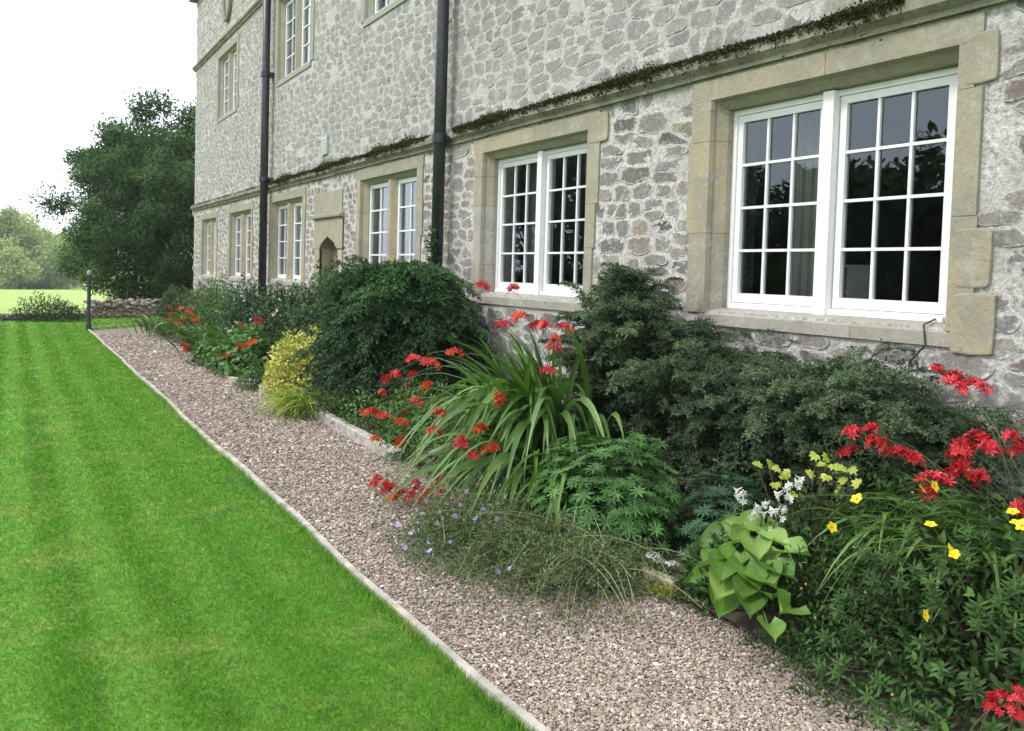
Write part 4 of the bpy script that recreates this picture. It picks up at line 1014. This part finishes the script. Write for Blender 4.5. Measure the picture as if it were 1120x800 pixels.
for k, (a, b, x) in enumerate([(910,577,2.95),(1018,574,2.9),(1015,527,3.2),(1044,607,2.8),(1012,673,2.65),(1112,572,3.0),(1008,535,3.2),(937,546,3.1),(1022,532,3.2),(1108,560,3.05),(1040,603,2.8),(1118,575,2.95)]):
    put(HY[k % 4], onX(a, b, x-.08), r, s=random.uniform(.85, 1.1), rz=random.uniform(-.4, .4))
gb = G(); v, f = oct_(); gb.add(v*.0075, f); bm_ = proto_mesh(gb.build('bud', leafmat('bud_cream', (.25, .22, .06), (.4, .32, .10))))
for _ in range(30): put(bm_, ce+norm(rdir(1)[0]*[1, 1, .6]+[-.4, -.3, .5])*[.72, .92, .84], r, 'bud')
# === 11. crocosmia right foreground
r = plant('crocosmia', (3.75, 2.05, 0), 'tall clump of sword leaves and bright red flowers at the right behind the foreground bush', 'crocosmia', 'red crocosmia clumps')
swords(r, L_sword, (3.85, 2.0, .1), 110, (1.0, 1.5), (1.0, 1.4), math.pi*.95, .9, .034, 1.3, tb=.0, pw=3.)
swords(r, L_sword, (3.7, 1.9, .1), 40, (1.1, 1.45), (.95, 1.25), math.pi*.85, .5, .030, .9, tb=.1)
swords(r, L_sword, (3.45, 2.15, .2), 34, (.8, 1.15), (1.0, 1.4), math.pi*.95, 1., .034, 1.25, tb=.2, pw=3.)
hp = [(1045,417,3.9),(1032,409,3.95),(1075,425,3.95),(1052,426,3.85),(935,474,3.6),(968,488,3.5),(962,473,3.6),(973,497,3.45),(1000,505,3.45),(923,497,3.5),(1077,487,3.7),(1048,511,3.5),(1055,518,3.5),(1038,500,3.55),(1042,522,3.4),(1066,527,3.45),(1014,545,3.2),(1112,495,3.6),(1118,490,3.6),(1115,556,3.3),(1030,527,3.35),(1052,502,3.55),(1085,494,3.7),(1062,494,3.6),(1105,480,3.6)]
hs = [onX(*h) for h in hp]; flower_stems(r, (3.8, 2.0, .3), hs, M_stemg, .0024)
for k, h in enumerate(hs): put(HC[k % 6], h, r, s=random.uniform(.6, .82))
r = plant('crocosmia', (2.6, 1.55, 0), 'low red flower spray at the bottom right corner', 'crocosmia', 'red crocosmia clumps')
hs = [onX(a, b, 2.55) for a, b in [(1085,770),(1098,762),(1110,755),(1116,768),(1105,775),(1092,778),(1118,785)]]; flower_stems(r, (2.75, 1.5, .1), hs, M_stemr)
swords(r, L_sword, (2.75, 1.45, .05), 10, (.3, .55), (.6, 1.2), math.pi*1.1, .8, .02)
for k, h in enumerate(hs): put(HC[k % 6], h, r, s=.34)

# === 12. further along the bed
r = plant('euonymus', (3.1, 10.6, 0), 'bright yellow variegated bush beside the gravel', 'shrub')
g = G(); mound(g, (3.12, 10.6, .0), .44, .62, .74, 8000, .055, lf_oval(.5), shell=.5, seed=3, lumps=.1); mound(g, (3.3, 10.3, .3), .28, .34, .58, 2500, .055, lf_oval(.5), shell=.5, seed=4, lumps=.15); g.build('foliage', L_euon, r)
gs = G(); stems(gs, [np.array([3.15, 10.6, 0])+rng.normal(0, .04, 3)*[1, 1, 0] for _ in range(20)], [np.array([3.15, 10.6, 0])+norm(rdir(1)[0]*[1, 1, .3]+[0, 0, .8])*[.3, .4, .7] for _ in range(20)], .006); gs.build('branch', M_twig, r)
r = plant('grass_tuft', (2.75, 9.15, 0), 'fine straw-green ornamental grass tuft spilling over the end of the timber edging', 'grass tuft')
swords(r, L_tuft, (2.78, 9.25, .03), 1300, (.32, .66), (.5, 1.4), 0, 2.4, .011, 1.1, spread=.10)
r = plant('box_ball', (2.66, 11.3, 0), 'small round dark green plant at the foot of the yellow bush', 'shrub')
g = G(); mound(g, (2.7, 11.4, 0), .17, .26, .28, 1800, .04, lf_oval(.5), shell=.5); g.build('foliage', L_mid, r)
r = plant('nasturtium', (3.0, 13.2, 0), 'leafy green plant with orange flowers sprawling on the gravel left of the yellow bush', 'plant')
g = G(); mound(g, (3.0, 13.2, 0), .42, .95, .62, 4200, .085, lf_oval(.8, .02, .1), shell=.5, seed=6, lumps=.2); mound(g, (2.8, 14.4, 0), .3, .5, .42, 1400, .07, lf_oval(.8, .02, .1), shell=.5, seed=2); g.build('foliage', L_mid, r)
for k, (a, b, x) in enumerate([(268,379,2.75),(273,377,2.8),(246,391,2.65),(262,381,2.75),(242,389,2.65)]): put(HO[k % 3], onX(a, b, x), r, s=.9)
r = plant('crocosmia', (3.2, 16.3, 0), 'dark arching sword leaf clump with orange-red flowers far along the bed', 'crocosmia', 'red crocosmia clumps')
swords(r, L_sword, (3.35, 16.0, .05), 260, (.7, 1.1), (.95, 1.45), math.pi*1.1, 1.2, .055, .95, tb=-.2, spread=.32)
for k, (a, b, x) in enumerate([(172,354,3.0),(178,351,3.0),(167,359,2.9),(198,338,3.4),(205,342,3.4),(193,350,3.2),(200,352,3.1),(184,361,2.9),(202,385,2.6),(206,380,2.6),(175,357,2.95),(168,353,2.9),(182,353,3.),(189,345,3.2),(210,346,3.3),(196,356,3.),(212,352,3.1),(186,338,3.6)]): put(HD[k % 4] if k % 3 else HO[k % 3], onX(a, b, x), r, s=1.15)
r = plant('crocosmia', (3.3, 20.5, 0), 'furthest clump of sword leaves beside the end of the gravel path', 'crocosmia', 'red crocosmia clumps')
swords(r, L_sword, (3.4, 20.0, .05), 240, (.6, .95), (1.0, 1.45), math.pi*1.1, 1.5, .06, .9, tb=-.1, spread=.5)
r = plant('crocosmia', (3.5, 13.6, 0), 'clump with flat scarlet flower spray behind the leafy plant with orange flowers', 'crocosmia', 'red crocosmia clumps')
swords(r, L_sword, (3.6, 13.3, .05), 120, (.7, 1.05), (.8, 1.4), math.pi*1.0, 1.2, .045, .9, tb=-.2, spread=.25)
for k, (a, b) in enumerate([(262,362),(270,359),(277,356),(284,353),(266,357),(281,350),(274,361)]): put(HC[k % 6], onX(a, b, 3.3), r, s=.8)
r = plant('white_daisies', (3.4, 15.2, 0), 'small group of white flowers on thin stems behind the leafy plant', 'flowers')
hs = [onX(a, b, 3.25) for a, b in [(238,357),(247,360),(255,358),(260,354),(237,341),(240,343),(251,363),(258,361)]]; flower_stems(r, (3.3, 15.2, .05), hs, M_stemg, .005, .02)
for k, h in enumerate(hs): put(HW[k % 3], h, r, s=1.2)
bushes = [(3.9, 12.3, .6, 1.0, 1.4, L_dark, 'dark green bush in front of the arched doorway'), (4.0, 14.3, .55, .9, 1.25, L_dark, 'dark bush with pale pink flowers right of the far drainpipe'),
          (3.95, 16.6, .55, .9, 1.15, L_weep, 'green bush with a few white flowers just left of the far drainpipe foot'), (4.0, 19.6, .5, .9, 1.05, L_mid, 'mid green bush under the second window from the far house corner'),
          (4.1, 22.6, .45, .9, .95, L_geran, 'grey-green feathery bush below the furthest ground floor window'), (4.0, 25.2, .5, 1.0, .85, L_dark, 'low dark bush at the far corner of the house')]
for k, (x, y, a, b, c_, mt, lb) in enumerate(bushes):
    r = plant('bush', (x, y, 0), lb, 'shrub', 'bushes along the foot of the house wall')
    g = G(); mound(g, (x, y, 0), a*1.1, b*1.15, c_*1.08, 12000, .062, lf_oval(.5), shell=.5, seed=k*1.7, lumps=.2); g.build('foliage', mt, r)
    if k in (1, 2):
        for j in range(12):
            D = norm(np.array([-abs(random.gauss(.7, .3)), random.gauss(-.3, .6), abs(random.gauss(.7, .3))])); put(HP[j % 3] if k == 1 else HW[j % 3], np.array([x, y, 0])+D*[a, b, c_]*1.02, r, s=random.uniform(.8, 1.2))
# young green growth climbing the near pipe
r = plant('climbing_plant', (4.45, 9.68, 0), 'thin green climber growing up the foot of the near drainpipe', 'climber')
g = G(); n = 900; z = rng.uniform(.3, 2.1, n); P = np.stack([4.45+rng.normal(0, .035, n), 9.68+rng.normal(0, .07, n)*(1.2-z/2.4), z], 1); scat(g, *lf_oval(.4), P, frames(norm(rdir(n)+[-.5, -.3, .5]), rdir(n)), rng.uniform(.03, .07, n), rng.random(n)); g.build('foliage', L_weep, r)
gs = G(); gs.tube([(4.45, 9.68, 0), (4.43, 9.67, 1), (4.44, 9.69, 2.0)], .006, 5); gs.build('stem', M_twig, r)
# low fill between the plants, right under the wall
fills = [(3.35, 6.2, .3, .5, .35, L_dark), (3.1, 8.1, .28, .85, .36, L_mid), (3.1, 3.1, .25, .3, .3, L_hyp)]
for (x, y, a, b, c_, mt), lb in zip(fills, ['low dark green plant hidden behind the sword leaf clump', 'low green plant at the foot of the weeping shrub behind the timber edging', 'low green plant behind the broad-leaved hosta']):
    r = plant('low_plant', (x, y, 0), lb, 'plant'); g = G(); mound(g, (x, y, 0), a, b, c_, 3200, .045, lf_oval(.5), shell=.6, seed=x*3); g.build('foliage', mt, r)

# ------------------------------------------------------------------ trees
def tree(name, base, trunk_h, tr, clumps, leaf, mat, label, per=260, group=None, cr=(.5, .9), up=.1, tpl=None, cat='tree', flat=.8):
    r = plant(name, base, label, cat, group); base = np.asarray(base, float); g = G()
    top = base+np.array([0, 0, trunk_h]); u = np.linspace(0, 1, 7)[:, None]
    tp = base*(1-u)+top*u+np.stack([np.sin(u[:, 0]*3)*tr*.8, np.cos(u[:, 0]*4)*tr*.5-tr*.5, 0*u[:, 0]], 1); g.tube(tp, np.linspace(tr*1.25, tr*.45, 7), 9)
    for (c, rad) in clumps[::max(1, len(clumps)//26)]:
        s = base+np.array([0, 0, trunk_h*random.uniform(.35, .95)]); c = np.asarray(c, float); m = (s+c)/2+np.array([0, 0, .15*np.linalg.norm(c-s)])*random.uniform(-.3, .6)
        uu = np.linspace(0, 1, 6)[:, None]; g.tube((1-uu)**2*s+2*uu*(1-uu)*m+uu**2*c, np.linspace(tr*.4, tr*.06, 6), 5)
    g.build('trunk', M_bark, r, smooth=True)
    g = G(); tpl = tpl or lf_oval(.5, .05, .1)
    for (c, rad) in clumps:
        n = int(per*random.uniform(.7, 1.2)); D = rdir(n); rr = rad*rng.random(n)**.4*lump(D, 3, .25, random.random()*9)
        P = np.asarray(c, float)+D*rr[:, None]*np.array([1, 1, flat])
        tb = random.gauss(.38, .2); T = np.clip(tb+rng.normal(0, .12, n)+.25*D[:, 2], 0, 1)
        scat(g, tpl[0], tpl[1], P, frames(norm(D*.7+rdir(n)+[0, 0, up]), norm(D+rdir(n)*.6+[0, 0, .4])), leaf*rng.uniform(.6, 1.2, n), T)
    g.build('crown', mat, r); return r
def crown_clumps(c, rx, ry, rz, n, rad, seed=0., bottom=-1., lum=.15, zlo=None):
    D = rdir(n); D = D[D[:, 2] > bottom]; f = rng.random(len(D))**.35*lump(D, 2.4, lum, seed)
    P = np.asarray(c, float)+D*f[:, None]*np.array([rx, ry, rz])
    return [(p, random.uniform(*rad)) for p in P if zlo is None or p[2] > zlo]
# big dense evergreen reaching the ground beside the house corner
cl = crown_clumps((4.3, 31.2, 2.9), 3.1, 2.4, 2.7, 210, (.4, .8), 2., lum=.24, zlo=.5) + [((random.uniform(3.0, 6.5), random.uniform(29.6, 31.5), random.uniform(.1, 1.3)), .6) for _ in range(34)]
tree('evergreen_tree', (4.2, 31.2, -.2), 4.0, .28, cl, .125, L_tree, 'big dense dark green tree hiding the far corner of the house', per=520, tpl=lf_oval(.34, .04, .2))
cl = crown_clumps((5.0, 34.5, 4.9), 2.5, 2.2, 2.35, 130, (.5, .8), 5., lum=.12) + [((2.5+random.gauss(0, .45), 33.8, 5.1+random.gauss(0, .25)), .42) for _ in range(9)]
tree('clumpy_tree', (4.7, 34.5, -.3), 6.5, .25, cl, .14, L_tree, 'taller tree with loose rounded clumps rising behind the dense evergreen', per=420)
# bushes by the low wall
p = onZ(52, 353); 
r = plant('hedge_shrub', (p[0], p[1]+.3, -.1), 'low dark green shrub growing in front of the tumbled wall', 'shrub'); g = G(); mound(g, (p[0]+.1, p[1]+.5, -.15), 1.0, .5, .75, 9000, .07, lf_tri(.4), shell=.6, seed=3); g.build('foliage', L_dark, r)
# distant trees
for k, (px_, Y_, h_, wv, mt) in enumerate([(12, 150, 11.0, 5.5, L_far), (40, 158, 9.6, 5.2, L_far), (-20, 150, 12, 6, L_far), (80, 165, 7.5, 6, L_far2), (8, 138, 4.2, 3.6, L_far), (66, 146, 6.8, 3.6, L_far), (34, 142, 3.5, 2.8, L_far2)]):
    b = onY(px_, 310, Y_); zb = -2.5; cc = crown_clumps((b[0], Y_, zb+h_*.55), wv, wv*.8, h_*.44, 40, (1.1, 2.0), k*1.3)
    tree('far_tree', (b[0], Y_, zb), h_*.6, .35, cc, .45, mt, ['pale green round tree beyond the meadow, tallest at the left', 'pale green tree beyond the meadow, next to the tall one', 'pale tree at the very left edge beyond the meadow', 'low mid green tree beyond the meadow seen beside the dark evergreen', 'small pale bush standing in front of the tall distant tree', 'pale green tree with a sloping crown touching the dark evergreen', 'small mid green bush between the distant trees'][k], per=420, group='trees beyond the meadow', cr=(1, 2))
# trees across the lawn to the left, outside the picture (they show in the window glass)
for k, (x, y, h_) in enumerate([(-24, 9, 7.5), (-25, 16, 7.6), (-23, 23, 7.2), (-26, 30, 7.6), (-24, 37, 9.3), (-27, 46, 12), (-26, 56, 13), (-28, 68, 14)]):
    cc = crown_clumps((x, y, h_*.52), 3.9, 4.4, h_*.47, 60, (.9, 1.5), k*2.1)
    tree('lawn_tree', (x, y, -.1), h_*.6, .35, cc, .5, L_dark, ['broad dark tree across the lawn, nearest to the viewer', 'broad dark tree across the lawn, second from the viewer', 'broad dark tree across the lawn, third from the viewer', 'broad dark tree across the lawn, fourth from the viewer', 'broad dark tree across the lawn, fifth from the viewer', 'broad dark tree across the lawn, sixth from the viewer', 'broad dark tree across the lawn, seventh from the viewer', 'broad dark tree across the lawn, farthest from the viewer'][k], per=150, group='trees across the lawn')

# ------------------------------------------------------------------ air
hz = G(); hz.box((-310, -70, -4.2), (310, 510, 16)); ho = hz.build('haze', None); ho['kind'] = 'stuff'; ho['label'] = 'thin pale haze in the air towards the far trees'
hm = bpy.data.materials.new('haze'); hm.use_nodes = True; t = hm.node_tree; t.nodes.clear(); o_ = t.nodes.new('ShaderNodeOutputMaterial')
pv = t.nodes.new('ShaderNodeVolumePrincipled'); pv.inputs['Density'].default_value = .0006; pv.inputs['Color'].default_value = (.95, .97, 1, 1); pv.inputs['Anisotropy'].default_value = .2
t.links.new(pv.outputs[0], o_.inputs['Volume']); ho.data.materials.append(hm)
